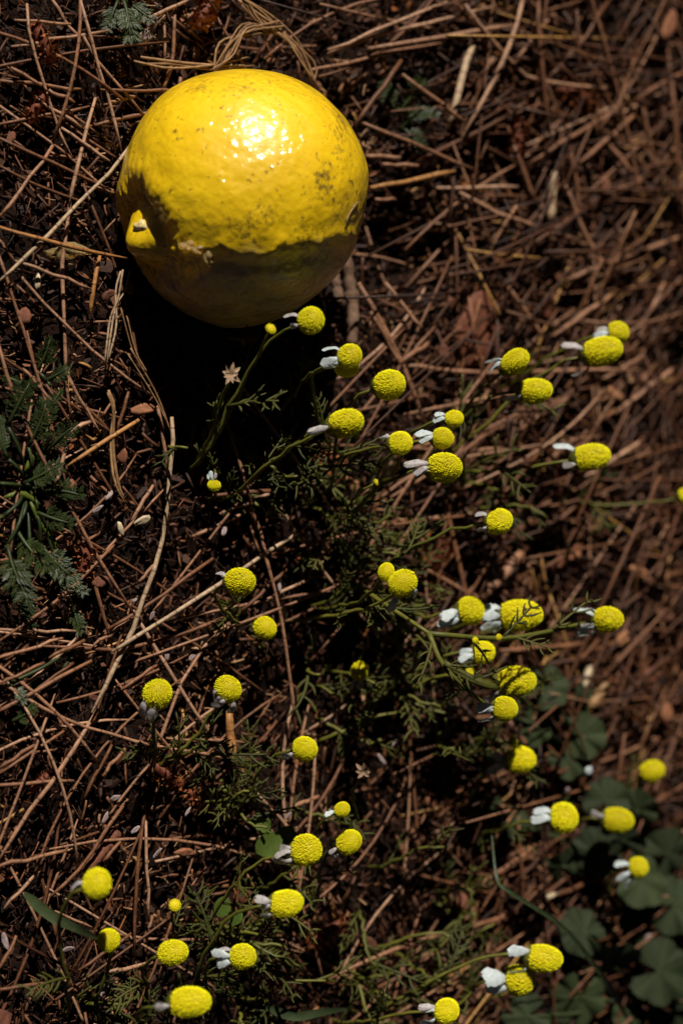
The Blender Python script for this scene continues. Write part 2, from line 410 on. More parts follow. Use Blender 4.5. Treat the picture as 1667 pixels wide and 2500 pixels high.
# ------------------------------------------------------------------ needle litter that nobody could count
def unit_chip(seed):
    q = np.random.default_rng(seed); k = 5
    a = np.sort(q.uniform(0, 2 * math.pi, k)) if False else np.arange(k) / k * 2 * math.pi + q.uniform(-.4, .4, k)
    r = q.uniform(.6, 1.1, k)
    bx, by = np.cos(a) * r, np.sin(a) * r
    bend = q.uniform(-.5, .5)
    top = np.stack([bx, by, .5 + bend * bx ** 2], 1); bot = np.stack([bx * .9, by * .9, -.5 + bend * bx ** 2], 1)
    f = [(0, i, i + 1) for i in range(1, k - 1)] + [(k, k + i + 1, k + i) for i in range(1, k - 1)]
    for i in range(k):
        j = (i + 1) % k; f += [(i, k + i, k + j), (i, k + j, j)]
    return np.vstack([top, bot]), np.array(f), np.zeros(2 * k)
def unit_seg(seed, sides=5, rings=4):
    q = random.Random(seed); b = q.uniform(-.14, .14)
    pts = [(-1 + 2 * i / (rings - 1), b * (1 - (2 * i / (rings - 1) - 1) ** 2) * 8, 0) for i in range(rings)]
    p = np.array(pts); v = []; f = []
    for i in range(rings):
        for k in range(sides):
            an = 2 * math.pi * k / sides
            v.append((p[i][0], p[i][1] + math.cos(an), math.sin(an)))
    for i in range(rings - 1):
        for k in range(sides):
            a0, b0 = i * sides + k, i * sides + (k + 1) % sides
            f += [(a0, b0 + sides, b0), (a0, a0 + sides, b0 + sides)]
    v += [(-1, p[0][1], 0), (1, p[-1][1], 0)]
    for k in range(sides):
        f += [(rings * sides, k, (k + 1) % sides), (rings * sides + 1, (rings - 1) * sides + (k + 1) % sides, (rings - 1) * sides + k)]
    return np.array(v), np.array(f), np.array([q0[0] for q0 in v])

def scatter(name, temps, cnt, region, size, zr, ang, tint, material, label, tilt=.35):
    """size(q, n) -> half lengths (n,3); ang(x, y, q) -> heading"""
    q = nr; x = q.uniform(region[0], region[1], cnt); y = q.uniform(region[2], region[3], cnt)
    S = size(q, cnt); h = ang(x, y, q); z = g(x, y) + q.uniform(zr[0], zr[1], cnt) + S[:, 2]
    keep = np.ones(cnt, bool)
    if region is WIDE: keep = ~((x > VIEW[0]) & (x < VIEW[1]) & (y > VIEW[2]) & (y < VIEW[3]))
    keep &= (np.sqrt((x - LC.x) ** 2 + (y - LC.y) ** 2 + (z - LC.z) ** 2) > LR * 1.02 + S[:, 0] * .6)
    x, y, z, S, h = x[keep], y[keep], z[keep], S[keep], h[keep]; n = len(x)
    tl = q.normal(0, tilt, n); rl = q.uniform(0, 6.28, n)
    d = np.stack([np.cos(h) * np.cos(tl), np.sin(h) * np.cos(tl), np.sin(tl)], 1)
    s0 = np.stack([-np.sin(h), np.cos(h), np.zeros(n)], 1); u0 = np.cross(d, s0)
    rl = q.normal(0, .5, n)[:, None]
    s1 = s0 * np.cos(rl) + u0 * np.sin(rl); u1 = np.cross(d, s1)
    t = tint(x, y, q, n); ti = q.integers(0, len(temps), n)
    V, F, L, T = [], [], [], []; off = 0
    for k, (tv, tf, tl_) in enumerate(temps):
        w = np.where(ti == k)[0]; m_ = len(w)
        if not m_: continue
        loc = tv[None] * S[w][:, None, :]
        W = loc[..., 0:1] * d[w][:, None] + loc[..., 1:2] * s1[w][:, None] + loc[..., 2:3] * u1[w][:, None]
        W += np.stack([x[w], y[w], z[w]], 1)[:, None]
        V.append(W.reshape(-1, 3)); nv = len(tv)
        F.append((tf[None] + (np.arange(m_) * nv)[:, None, None]).reshape(-1, 3) + off); off += m_ * nv
        L.append((tl_[None] * S[w][:, 0:1] + .05 + t[w][:, None] * .02).ravel()); T.append(np.repeat(t[w], nv))
    me = tri_mesh(name, np.concatenate(V), np.concatenate(F), np.concatenate(L), np.concatenate(T), smooth=(temps is SEGS))
    return tag(link(name, me, material), label, 'litter', kind='stuff')
CHIPS = [unit_chip(i) for i in range(8)]; SEGS = [unit_seg(i) for i in range(8)]
VIEW = (-.17, .17, -.115, .175); WIDE = (-.33, .33, -.30, .33)
any_ang = lambda x, y, q: q.uniform(0, 2 * math.pi, len(x))
# picture angle p (0 = right, 90 = up) lies on the ground at heading: right = +y, up = -x
def grain(x, y, q):
    p = np.where(y > .03, q.normal(.65, .85, len(x)), q.uniform(0, math.pi, len(x)))
    p = np.where((x > .02) & (y < .03) & (q.random(len(x)) < .45), q.normal(1.35, .4, len(x)), p)
    return np.arctan2(np.cos(p) * 1.15, -np.sin(p))
small = lambda q, n: np.stack([q.lognormal(math.log(.0011), .45, n), q.lognormal(math.log(.0004), .4, n), q.uniform(.00014, .0003, n)], 1)
shred = lambda q, n: (lambda r: np.stack([q.lognormal(math.log(.0016), .6, n), r, r * .7], 1))(q.uniform(.00011, .00026, n))
bigc = lambda q, n: np.stack([q.lognormal(math.log(.0022), .4, n), q.lognormal(math.log(.0011), .35, n), q.uniform(.0003, .0006, n)], 1)
seg = lambda q, n: (lambda r: np.stack([q.lognormal(math.log(.0042), .55, n), r, r], 1))(q.uniform(.00028, .00055, n))
def tin(x, y, q, n):
    patch = np.sin(70 * x + 30 * y) * np.sin(85 * y - 40 * x + 1) + .6 * np.sin(190 * x + 2) * np.sin(170 * y + 60 * x)
    return np.clip(q.beta(1.5, 2.2, n) * (1 + .45 * patch), 0, 1)
scatter('litter_crumbs', CHIPS, 14000, VIEW, small, (-.0005, .0048), any_ang, tin, M_LITTER, 'fine dark brown crumbs of bark and leaf covering the soil')
scatter('litter_shreds', SEGS, 9000, VIEW, shred, (.001, .0062), any_ang, lambda x, y, q, n: np.clip(tin(x, y, q, n) * 1.25, 0, 1), M_LITTER, 'thin curled brown shreds of needle and grass strewn through the crumbs', .4)
scatter('litter_flakes', CHIPS, 2600, VIEW, bigc, (-.0005, .0028), any_ang, tin, M_LITTER, 'small brown bark and leaf flakes scattered over the soil')
scatter('needle_bits', SEGS, 4200, VIEW, lambda q, n: seg(q, n) * np.array([.62, .9, .9]), (0, .0055), grain, tin, M_LITTER_NEEDLE, 'short broken brown needle bits strewn over the soil', .22)
scatter('needle_litter', SEGS, 1700, (-.17, .17, .03, .175), lambda q, n: seg(q, n) * np.array([3.8, .9, .9]), (.001, .010), grain, tin, M_LITTER_NEEDLE, 'thick mat of overlapping brown needles beyond the chamomile', .2)
scatter('outer_litter', CHIPS, 14000, WIDE, bigc, (-.001, .002), any_ang, tin, M_LITTER, 'brown leaf flakes spread over the ground further out')
scatter('outer_needle_litter', SEGS, 6000, WIDE, lambda q, n: seg(q, n) * np.array([2.2, 1.1, 1.1]), (0, .004), any_ang, tin, M_LITTER_NEEDLE, 'dry needles spread over the ground further out', .15)

# ------------------------------------------------------------------ needles one can pick out
def lift(p):
    """keep a point outside the lemon"""
    v = p - LC
    if v.length < LR * 1.06: p = LC + v.normalized() * LR * 1.06
    return p
NEEDLES = []
MARKS = [((250, 500), "beside the lemon's torn end"), ((560, 90), 'under the dry grass tuft'), ((300, 20), 'beside the small dark ferny weed'), ((160, 630), 'around the juice drop'),
         ((70, 1180), 'by the lobed weed with the bright shoot'), ((100, 940), 'by the small ferny weed'), ((420, 960), "at the edge of the lemon's shadow"), ((330, 1480), 'around the thick pale curved needle'),
         ((530, 1690), 'by the chamomile head wrapped in grey-white petals'), ((250, 2080), 'by the short rough reddish twig'), ((160, 2300), 'by the short wide grass blade'), ((690, 2060), 'by the round-leaved seedling'),
         ((92, 262), 'around the small brown catkin with frayed tip'), ((960, 270), 'by the mossy weed tuft beside the lemon'), ((960, 575), 'over the dark hollow beside the lemon'),
         ((1165, 790), 'around the broad reddish bark piece'), ((1350, 480), 'around the short whitish stick'), ((1630, 70), 'by the blurred pinkish dead leaf'), ((1440, 1110), 'by the oval head on a long straight stem'),
         ((1220, 1270), 'by the withered crumbling chamomile head'), ((1436, 1650), 'around the pale tan wood chip'), ((1590, 1880), 'by the petal-less head beyond the mallow'), ((1500, 2250), 'among the broad mallow leaves'),
         ((792, 2275), 'by the orange-brown ribbed catkin'), ((1264, 332), 'by the curled red-brown catkin'), ((1410, 220), 'by the blurred rust-brown catkin'), ((880, 1440), 'under the forked chamomile stalk'),
         ((820, 1140), 'by the orange scaly catkin'), ((60, 1640), 'among needles crossing few dull green leaves'), ((1000, 1850), 'by the withered tan curled flower'), ((1240, 2080), 'along the long thin grass blade'), ((440, 2330), 'under the large blurred oval head')]
def near(px, py):
    return min(MARKS, key=lambda m_: (m_[0][0] - px) ** 2 + (m_[0][1] - py) ** 2)[1]
def pix(p):
    d = p - CAMLOC; z = d.dot(FWD)
    return WPX / 2 + d.dot(UPV) / z / s_, HPX / 2 + d.dot(RGT) / z / s_
def needle(px, width=13, zz=.0085, material=None, label=None, group=None, name='pine_needle', tipz=None):
    pts = []
    for i, (x, y) in enumerate(px):
        p0 = at(x, y, zz); z = float(g(p0.x, p0.y)) * .4 + zz + (0.0007 if i % 2 else 0)
        pts.append(at(x, y, z))
    L = sum((pts[i + 1] - pts[i]).length for i in range(len(pts) - 1))
    n = max(6, min(18, int(L / .007)))
    path = smooth_path([lift(p) for p in pts], n)
    path[1:-1] += nr.normal(0, .00018, (n - 2, 3))
    r = width * .5 * (pts[0] - CAMLOC).dot(FWD) * s_ * np.ones(n)
    r *= 1 + nr.normal(0, .05, n); r[-1] *= .55; r[0] *= .8
    base = Vector(path[0]); v, f, l = tube(path - path[0], r, 6)
    mb = MB(); mb.add(v, f, l + rng.random() * .006)
    o = link(name, mb.mesh(name), material or M_NEEDLE); o.location = base
    w = near(*px[len(px) // 2]) if len(px) > 2 else near((px[0][0] + px[1][0]) / 2, (px[0][1] + px[1][1]) / 2)
    tag(o, label or 'dry brown jointed pine needle ' + w, 'needle', None if label else 'brown needles ' + w)
    NEEDLES.append(o); return o

TR = [  # picture points of the needles that stand out, with thickness
 [(29,114),(266,74)],[(36,49),(174,58)],[(67,9),(80,112),(134,286),(179,388)],[(129,0),(205,112)],[(196,-5),(237,143),(268,250),(299,370)],
 [(203,85),(250,165),(357,286)],[(-5,196),(199,217)],[(246,219),(438,223)],[(-5,304),(219,259)],[(232,306),(388,268)],[(234,239),(192,393),(170,500)],
 [(-5,255),(134,357),(246,446),(308,495)],[(-5,335),(107,388),(272,464)],[(130,355),(60,450),(-5,535)],[(120,219),(183,250)],[(330,58),(460,0)],
 [(428,13),(422,147),(397,232)],[(-5,402),(61,441),(163,479),(224,507)],[(529,40),(603,174)],[(150,312),(268,393)],[(89,241),(200,312)],[(330,236),(268,248)],[(27,165),(103,210)],
 [(189,408),(163,543),(156,655),(156,757),(161,900),(174,1020)],[(38,637),(150,675),(224,706)],[(51,665),(82,711),(258,885),(378,969)],
 [(204,448),(245,553),(275,630),(306,732),(339,900),(351,955)],[(-5,582),(38,640)],
 [(-5,615),(36,737),(87,900),(129,1050),(171,1225)],[(183,1283),(222,1396),(274,1577)],[(-5,830),(43,988),(99,1109),(161,1221),(228,1334),(329,1500)],
 [(325,1490),(439,1678),(560,1854)],[(56,900),(129,980)],[(91,905),(161,1015),(214,1109),(268,1192),(303,1240)],[(169,919),(246,1058)],
 [(315,956),(287,1058)],[(280,1330),(208,1404),(115,1486),(-5,1568)],[(375,1184),(321,1272)],[(386,991),(396,1050),(407,1154)],
 [(521,1363),(373,1470),(263,1536)],[(329,1503),(225,1580)],[(548,1506),(466,1541),(291,1585),(104,1577)],[(-5,1536),(192,1541)],[(757,1415),(647,1465)],
 [(560,1519),(461,1629),(379,1832),(373,1887)],[(225,1613),(55,1706),(-5,1739)],[(181,1618),(77,1695)],[(110,1618),(-5,1675)],
 [(-5,1660),(159,1755),(329,1810),(580,1858)],[(159,1783),(-5,1892)],[(98,1810),(-5,1880)],[(-5,1917),(181,1906)],[(274,1818),(208,1947)],[(307,1827),(252,1895)],
 [(406,1802),(606,1813)],[(384,1624),(296,1684)],[(154,1558),(-5,1607)],[(208,1563),(120,1607)],[(302,1966),(208,2103),(121,2191)],
 [(357,1960),(335,2119),(329,2339)],[(357,2004),(359,2147),(365,2251)],[(296,2054),(252,2103)],[(165,2076),(-5,2116)],[(104,2119),(11,2218)],
 [(321,2278),(192,2369)],[(373,2350),(258,2374)],[(-5,2416),(115,2399)],[(41,2284),(-5,2370)],[(505,2119),(466,2163)],[(625,1933),(724,2043)],[(779,1944),(713,1971)],
 [(520,1210),(680,1196)],[(537,1255),(678,1196)],[(470,1310),(600,1250)],[(222,1030),(170,1062),(130,1240)],[(340,1420),(395,1360)],[(590,1490),(700,1390)],
 [(875,690),(936,793),(985,903),(1040,1046)],[(1084,1210),(1104,1311),(1132,1438),(1154,1538)],[(1242,1759),(1309,1858),(1369,1958),(1403,2022),(1458,2132),(1491,2210),(1535,2359)],
 [(1027,1383),(1187,1471)],[(1314,1881),(1264,1975)],[(1419,1571),(1220,1588)],[(1281,2221),(1148,2265)],[(1458,2143),(1342,2193)],[(1298,2071),(1160,2170)],
 [(1076,2281),(927,2331),(800,2392)],[(1670,2027),(1569,2093)],[(1613,2171),(1670,2310)],[(985,892),(1139,908),(1380,906),(1560,903)],[(1045,837),(975,888)],
 [(800,122),(933,70),(1099,0)],[(800,133),(933,83),(1198,17)],[(740,178),(800,163),(1076,105)],[(900,119),(1253,61)],[(980,147),(866,307)],
 [(1275,0),(1231,144),(1126,337)],[(1486,0),(1425,94),(1342,188),(1259,265),(1132,337),(1032,387)],[(1358,17),(1253,160)],[(1314,0),(1320,138),(1342,332)],
 [(1670,175),(1452,299),(1292,398)],[(1126,0),(1231,133),(1314,199),(1480,216)],[(883,299),(1154,412)],[(982,182),(1137,299)],[(1065,459),(1264,456)],
 [(1121,470),(1242,531),(1414,586)],[(1670,575),(1480,641),(1375,686)],[(1651,359),(1502,481)],[(1546,282),(1414,398)],[(1253,354),(1303,487)],
 [(1375,442),(1425,564),(1486,680)],[(1452,310),(1546,426)],[(1629,111),(1645,300),(1662,550)],[(1392,359),(1419,531)],[(894,381),(977,384)],[(933,401),(1021,404)],[(916,487),(966,487)],
 [(1500,1000),(1330,1130)],[(1560,1080),(1390,1190)],[(1640,900),(1500,1010)],[(1400,960),(1270,1050)],[(1470,1180),(1340,1290)],[(1630,1250),(1500,1330)],[(1667,2300),(1600,2180),(1560,2050)],
 [(1490,720),(1350,820)],[(1620,690),(1540,860)],[(1240,700),(1330,830)],[(940,690),(1030,800)],[(905,760),(985,900)],
]
for i, t in enumerate(TR):
    right = t[0][0] > 800
    needle(t, rng.uniform(10, 13.5) if right else rng.uniform(8, 10.5), rng.uniform(.0075, .0108))
# needles with a look of their own
needle([(388,257),(288,400),(100,590),(-5,690)], 9.5, .011, M_NEEDLE_PALE, 'long straight pale needle leaning against the upper side of the lemon')
needle([(-5,553),(128,591),(315,630)], 10, .012, M_NEEDLE_ORANGE, 'orange-brown needle whose tip touches the torn end of the lemon')
needle([(420,1018),(420,1139),(395,1320),(351,1465),(296,1602),(225,1740)], 12, .0115, M_NEEDLE_PALE, 'long thick pale curved needle running from the edge of the lemon\'s shadow')
needle([(240,1730),(143,1887),(60,1997),(-5,2105)], 11, .0095, None, 'long tan needle continuing the line of the thick pale curved needle')
needle([(543,1002),(587,1130),(620,1248),(645,1345),(675,1459),(695,1570),(708,1651),(724,1805)], 9.5, .014, None, 'very long brown needle standing out of the lemon\'s shadow down to a chamomile head')
needle([(730,1300),(565,1407),(362,1536),(274,1591)], 10, .0125, M_NEEDLE_PALE, 'long pale needle passing across a chamomile head without visible petals')
needle([(340,1025),(250,1083),(166,1137)], 11, .010, M_NEEDLE_ORANGE, 'thick orange-brown needle crossing the brown ones beside the lobed weed')
needle([(245,624),(230,706),(222,767)], 11, .0095, M_NEEDLE_ORANGE, 'short thick yellowish needle piece below the orange-brown needle')
needle([(905,459),(1010,440),(1110,417)], 13, .010, M_NEEDLE_ORANGE, 'yellow-brown needle pointing away from the lemon over the dark hollow')
needle([(1154,111),(1120,210),(1093,315)], 18, .009, M_NEEDLE_PALE, 'flattened tan needle among brown needles beyond the lemon')
needle([(1355,420),(1342,542)], 24, .010, M_NEEDLE_PALE, 'short whitish stick in the loose needle mat', name='dry_stick')
needle([(1272,1350),(1176,1462)], 26, .009, None, 'wide flat tan strip behind two chamomile heads', name='dry_strip')
needle([(560,1735),(568,1860)], 22, .009, M_NEEDLE_ORANGE, 'short wide orange-yellow straw piece under the chamomile leaves', name='dry_straw')
# fill with look-alikes: shared meshes
PROTO = []
for k in range(10):
    L = rng.uniform(.035, .085); b = rng.uniform(-.09, .09)
    path = np.array([((t - .5) * L, b * L * (1 - (2 * t - 1) ** 2), 0) for t in np.linspace(0, 1, 8)])
    r = rng.uniform(.00033, .0005) * np.ones(8); r[-1] *= .5
    v, f, l = tube(path, r, 6); mb = MB(); mb.add(v, f, l); me = mb.mesh('pine_needle'); me.materials.append(M_NEEDLE); PROTO.append(me)
tries = 0
while len(NEEDLES) < 292 and tries < 3000:
    tries += 1
    px, py = rng.uniform(20, 1650), rng.uniform(10, 2490)
    right = px > 830
    if not right and rng.random() < .3: continue
    if right and py > 1500 and rng.random() < .5: continue
    p = at(px, py, .007); p.z = float(g(p.x, p.y)) + rng.uniform(.0055, .0085)
    if (p - LC).length < LR * 1.75: continue
    pa = rng.gauss(.75, .5) if right else rng.uniform(0, math.pi)
    o = link('pine_needle', PROTO[rng.randrange(10)])
    o.location = p
    o.rotation_euler = (rng.uniform(0, 6.28), rng.gauss(0, .05), math.atan2(math.cos(pa) * 1.15, -math.sin(pa)))
    w = near(px, py); tag(o, 'dry brown jointed pine needle ' + w, 'needle', 'brown needles ' + w)
    NEEDLES.append(o)

# ------------------------------------------------------------------ dry tuft, twigs, bark, catkins, husks
def strands(name, paths, width, material, label, cat, zz=.010, n=4, spread=.0012):
    q = [at(x, y, zz) for x, y in paths[0]]
    root = empty(name, q[0])
    for path in paths:
        for k in range(n):
            off = [Vector((rng.gauss(0, spread), rng.gauss(0, spread), abs(rng.gauss(0, spread * .6)))) for _ in path]
            pts = [lift(at(x, y, zz)) + o for (x, y), o in zip(path, off)]
            w = width * rng.uniform(.6, 1.1) * .5 * .45 * s_
            sp = smooth_path(pts, 12); r = np.full(12, w); r[-1] *= .4
            v, f, l = tube(sp - np.array(q[0]), r, 5, .6); mb = MB(); mb.add(v, f, l, rng.random())
            link('strand', mb.mesh('strand'), material, root)
    return tag(root, label, cat)
strands('dry_grass_tuft', [[(590,-5),(634,40),(683,80),(735,140),(764,205)],[(680,70),(603,71),(558,116),(522,190)]], 8, M_STRAW,
        'tuft of dry fibrous grass arching over the top of the lemon', 'dry grass', .013, 7)
strands('straw_bundle', [[(330,156),(420,160),(509,163),(603,154)]], 9, M_STRAW, 'flat yellowish straw bundle lying just above the lemon', 'straw', .010, 3, .0009)
strands('frayed_straw', [[(296,655),(285,720),(275,783),(258,900)]], 6, M_NEEDLE_PALE, 'frayed pale straw lying along the edge of the lemon\'s shadow', 'straw', .012, 3, .0011)
strands('dry_stalk', [[(268,955),(280,1000),(277,1080),(290,1180),(305,1225)]], 9, M_STRAW, 'thin dark wavy dry stalk beside the lobed weed', 'stalk', .010, 2, .0006)
strands('fine_root', [[(300,760),(330,850),(360,915)],[(310,850),(380,960),(410,1045)]], 5, M_STRAW, 'hair-thin pale rootlets at the edge of the lemon\'s shadow', 'rootlet', .011, 2, .0008)

def twig(px, width, material, name, label, cat, zz=.007, bumpy=.25):
    pts = [at(x, y, zz) for x, y in px]; n = 22
    p = smooth_path(pts, n); r = width * .5 * .46 * s_ * (1 + nr.uniform(-bumpy, bumpy, n)); r[0] *= .6; r[-1] *= .6
    v, f, l = tube(p - p[0], r, 9); v = v + nr.normal(0, width * .025 * .46 * s_, v.shape)
    mb = MB(); mb.add(v, f, l); o = link(name, mb.mesh(name), material); o.location = Vector(p[0])
    return tag(o, label, cat)
twig([(835,600),(852,680),(862,760),(858,845)], 32, M_TWIG, 'bark_twig', 'thick pale scaly twig standing beside the lemon\'s shaded side', 'twig', .006)
twig([(815,640),(825,720),(840,740)], 26, M_TWIG, 'bark_twig', 'short pale twig stub tucked under the lemon', 'twig', .004)
twig([(290,2030),(250,2080),(205,2128)], 26, M_BARK, 'red_twig', 'short rough reddish twig beside a bald chamomile head', 'twig', .007)
twig([(1480,1668),(1440,1720),(1420,1690)], 30, M_STRAW, 'wood_splinter', 'broad yellowish wood splinter beside the mallow leaves', 'splinter', .007, .1)

def chip(px, py, Lp, Wp, ang, material, name, label, cat, group=None, zz=.007, thick=.0008, seed=0, n=9, curl=1.0):
    q = np.random.default_rng(seed); p = at(px, py, zz); p.z += float(g(p.x, p.y)) * .5; k = n; sc = .46 * s_ * .5
    a = np.arange(k) / k * 2 * math.pi; r = q.uniform(.78, 1.12, k); bend = q.uniform(-.15, .3) * Lp * sc * curl
    rings = []
    for zz_, s in ((thick, .55), (thick * .9, .93), (0, 1.0), (-thick, .9)):
        x = np.cos(a) * r * s * Lp * sc; y = np.sin(a) * r * s * Wp * sc
        rings.append(np.stack([x, y, zz_ + bend * (np.cos(a) * s) ** 2 + q.normal(0, thick * .2, k)], 1))
    v = np.vstack(rings + [[(0, 0, thick)], [(0, 0, -thick)]]); f = []
    for j in range(3):
        for i in range(k):
            i1 = (i + 1) % k; f += [(j * k + i, (j + 1) * k + i, (j + 1) * k + i1), (j * k + i, (j + 1) * k + i1, j * k + i1)]
    for i in range(k):
        i1 = (i + 1) % k; f += [(4 * k, i, i1), (4 * k + 1, 3 * k + i1, 3 * k + i)]
    mb = MB(); mb.add(v, f); o = link(name, mb.mesh(name), material); o.location = p
    o.rotation_euler = (q.normal(0, .2), q.normal(0, .2), math.atan2(math.cos(ang) * 1.15, -math.sin(ang)))
    return tag(o, label, cat, group)
flatbark = chip(1160, 800, 230, 150, 1.2, M_REDBARK, 'bark_piece', 'broad flat reddish bark piece lying behind the chamomile heads', 'bark', None, .0055, .0007, 11, 15, 0.0)
flatbark.rotation_euler.x = .04; flatbark.rotation_euler.y = -.05
chip(1340, 750, 80, 36, 1.5, M_REDBARK, 'bark_piece', 'small upright rust-red bark piece near the broad flat one', 'bark', None, .008, .001, 5)
chip(1436, 1650, 80, 36, .9, M_POD, 'wood_chip', 'pale tan wood chip just above the mallow leaves', 'chip', None, .009, .001, 6)
chip(1640, 60, 120, 50, 1.0, M_BARK, 'dead_leaf', 'blurred pinkish brown dead leaf among needles far from the lemon', 'leaf', None, .012, .0006, 8)
chip(2, 2492, 60, 60, .4, M_BARK, 'dead_leaf', 'brown dead leaf lying beyond the bald chamomile heads', 'leaf', None, .008, .0004, 9)
for i, (x, y, L, W) in enumerate([(30,335,40,20),(345,1000,60,30),(165,1180,46,30),(300,1110,40,36),(150,1100,44,20),(60,770,50,34),(320,700,36,22),(265,720,34,24),(240,1420,50,28),(230,1700,40,22),
      (1500,960,70,30),(1270,1300,60,26),(1560,1400,80,40),(1620,1500,70,34),(1350,1380,60,30),(1080,860,44,30),(1170,880,40,30),(1480,460,70,36),(1550,820,60,30),(1200,160,60,20),(1100,740,30,28),(860,1180,50,36),(600,2190,40,30),
      (720,2140,40,30),(1050,1960,50,30),(1130,2200,44,40),(900,2300,60,24),(1400,1350,70,40),(1590,1650,90,50),(1620,1740,70,44),(1520,1560,60,40),(450,2080,60,20)]):
    chip(x, y, L, W, rng.uniform(0, 3.1), M_BARK, 'bark_chip', 'small curled brown bark chip ' + near(x, y), 'bark chip', 'bark chips ' + near(x, y), .0075, .0006, 20 + i)
for i, (x, y, L, W) in enumerate([(274,1207,34,11),(406,1599,30,12),(466,1604,30,11),(680,1432,30,11),(373,1503,28,13),(639,1618,26,9),(329,1465,16,9),(971,1814,44,16),(933,1853,40,12),(258,1996,34,11),(384,2081,34,9),
      (332,2026,32,12),(461,1982,28,9),(255,2421,34,14),(165,2317,32,14),(16,2298,44,14),(546,1298,30,13),(243,1243,34,11),(520,1490,28,12),(278,1948,30,16),(700,1990,24,10),(160,2170,14,10),(1370,1930,30,14)]):
    chip(x, y, L, W, rng.uniform(.3, 2.6), M_HUSK, 'seed_husk', 'tiny silvery lilac oval seed husk ' + near(x, y), 'seed husk', 'silvery husks ' + near(x, y), .0095, .0002, 60 + i, 8)
chip(352, 1270, 44, 20, .45, M_POD, 'seed_pod', 'pale cream spoon-shaped seed pod lying near the lobed weed', 'seed pod', None, .0115, .0005, 91)
chip(298, 1292, 40, 16, 1.9, M_POD, 'seed_pod', 'narrower cream seed pod hanging beside the spoon-shaped one', 'seed pod', None, .0105, .0005, 92)
chip(90, 690, 40, 14, 1.5, M_POD, 'seed_husk', 'frayed cream husk among the brown needles left of the lemon\'s torn end', 'husk', None, .009, .0004, 93)
chip(354, 88, 44, 26, .2, M_HUSK, 'fallen_petal', 'fallen purplish petal below the small dark weed', 'petal', None, .009, .0003, 94)
chip(1430, 1880, 26, 26, .2, M_PETAL, 'fallen_petal', 'single round white petal lying between mallow leaves', 'petal', None, .016, .0003, 95)
chip(1590, 2292, 26, 24, .2, M_HUSK, 'fallen_petal', 'single dull lilac petal lying deeper between mallow leaves', 'petal', None, .014, .0003, 96)
chip(1340, 2187, 44, 16, .2, M_POD, 'seed_pod', 'pale green-cream pod beside the long thin grass blade', 'seed pod', None, .012, .0006, 97)

# sticky drop of juice on the litter
mb = MB(); p = at(172, 612, .0085); mb.add(*blob((0, 0, 0), (.0046, .0018, .0012), (CR, CU, (0, 0, 1)), 9, amp=.3))
o = link('juice_drop', mb.mesh('juice_drop'), M_PULP); o.location = p
tag(o, 'translucent yellowish juice drop lying under crossing needles beside the lemon', 'juice')
needle([(862,522),(870,498),(878,490)], 4, .05, M_NEEDLE_PALE, 'tiny pale curved fibre stuck on the lemon skin', name='fibre')
NEEDLES.pop()
fib = bpy.data.objects.get('fibre')
if fib:
    pts = [on_lemon(*q) for q in ((842,545),(852,520),(864,500),(874,492))]
    pts = [a_ + b_ * .00025 for a_, b_ in pts if a_]
    path = smooth_path(pts, 8); v, f, l = tube(path - path[0], .0001, 5); mb = MB(); mb.add(v, f, l)
    fib.data = mb.mesh('fibre'); fib.data.materials.append(M_NEEDLE_PALE); fib.location = Vector(path[0])

def catkin(px, py, Lp, ang, seed, label):
    q = np.random.default_rng(seed); p = at(px, py, .008); p.z += float(g(p.x, p.y)) * .5
    L = Lp * .46 * s_; R = L * .42; mb = MB(); n = 46
    v, f = blob((0, 0, 0), (L, R * .6, R * .6), ((1, 0, 0), (0, 1, 0), (0, 0, 1)), seed, 8, 8); mb.add(v, f, None, .1)
    for i in range(n):
        t = i / n * 1.8 - .9; an = i * 2.4; rr = R * math.sqrt(max(.1, 1 - t * t)) * .8
        b = np.array([t * L, rr * math.cos(an), rr * math.sin(an)]); d = nrm((.5, math.cos(an), math.sin(an)))
        v, f, l = blade(b, d + q.normal(0, .25, 3), (1, 0, 0.01), R * q.uniform(.5, .9), R * .6, .3, .4, 3); mb.add(v, f, l, q.uniform(.2, 1))
    o = link('pine_catkin', mb.mesh('pine_catkin'), M_CATKIN); o.location = p
    o.rotation_euler = (0, q.normal(0, .2), math.atan2(math.cos(ang), -math.sin(ang)))
    return tag(o, label, 'catkin', None)
for i, (x, y, L, lab) in enumerate([(411,1892,54,'dark red-brown scaly catkin beside crossing needles under the chamomile'),(488,1953,44,'red beaded catkin fragment next to the dark red-brown one'),
      (792,2275,66,'orange-brown ribbed catkin lying below the chamomile leaves'),(92,262,46,'small brown catkin with frayed tip among crossing needles'),(106,110,56,'orange catkin crumbling under needles above the lemon\'s level'),
      (505,24,60,'rusty catkin under the dry grass tuft'),(815,1130,56,'orange scaly catkin between chamomile stems and the lemon\'s shadow'),(1068,1350,60,'orange catkin bits behind the chamomile heads'),
      (1410,236,70,'blurred rust-brown catkin on the loose needle mat'),(1266,335,54,'curled red-brown catkin beside a long curved needle'),(95,1910,34,'small rusty catkin under a straight brown needle'),
      (208,1375,50,'bright orange catkin crumbs beside the lobed weed'),(1330,1890,44,'small orange catkin among mallow leaves')]):
    catkin(x, y, L, rng.uniform(0, 3), 200 + i, lab)

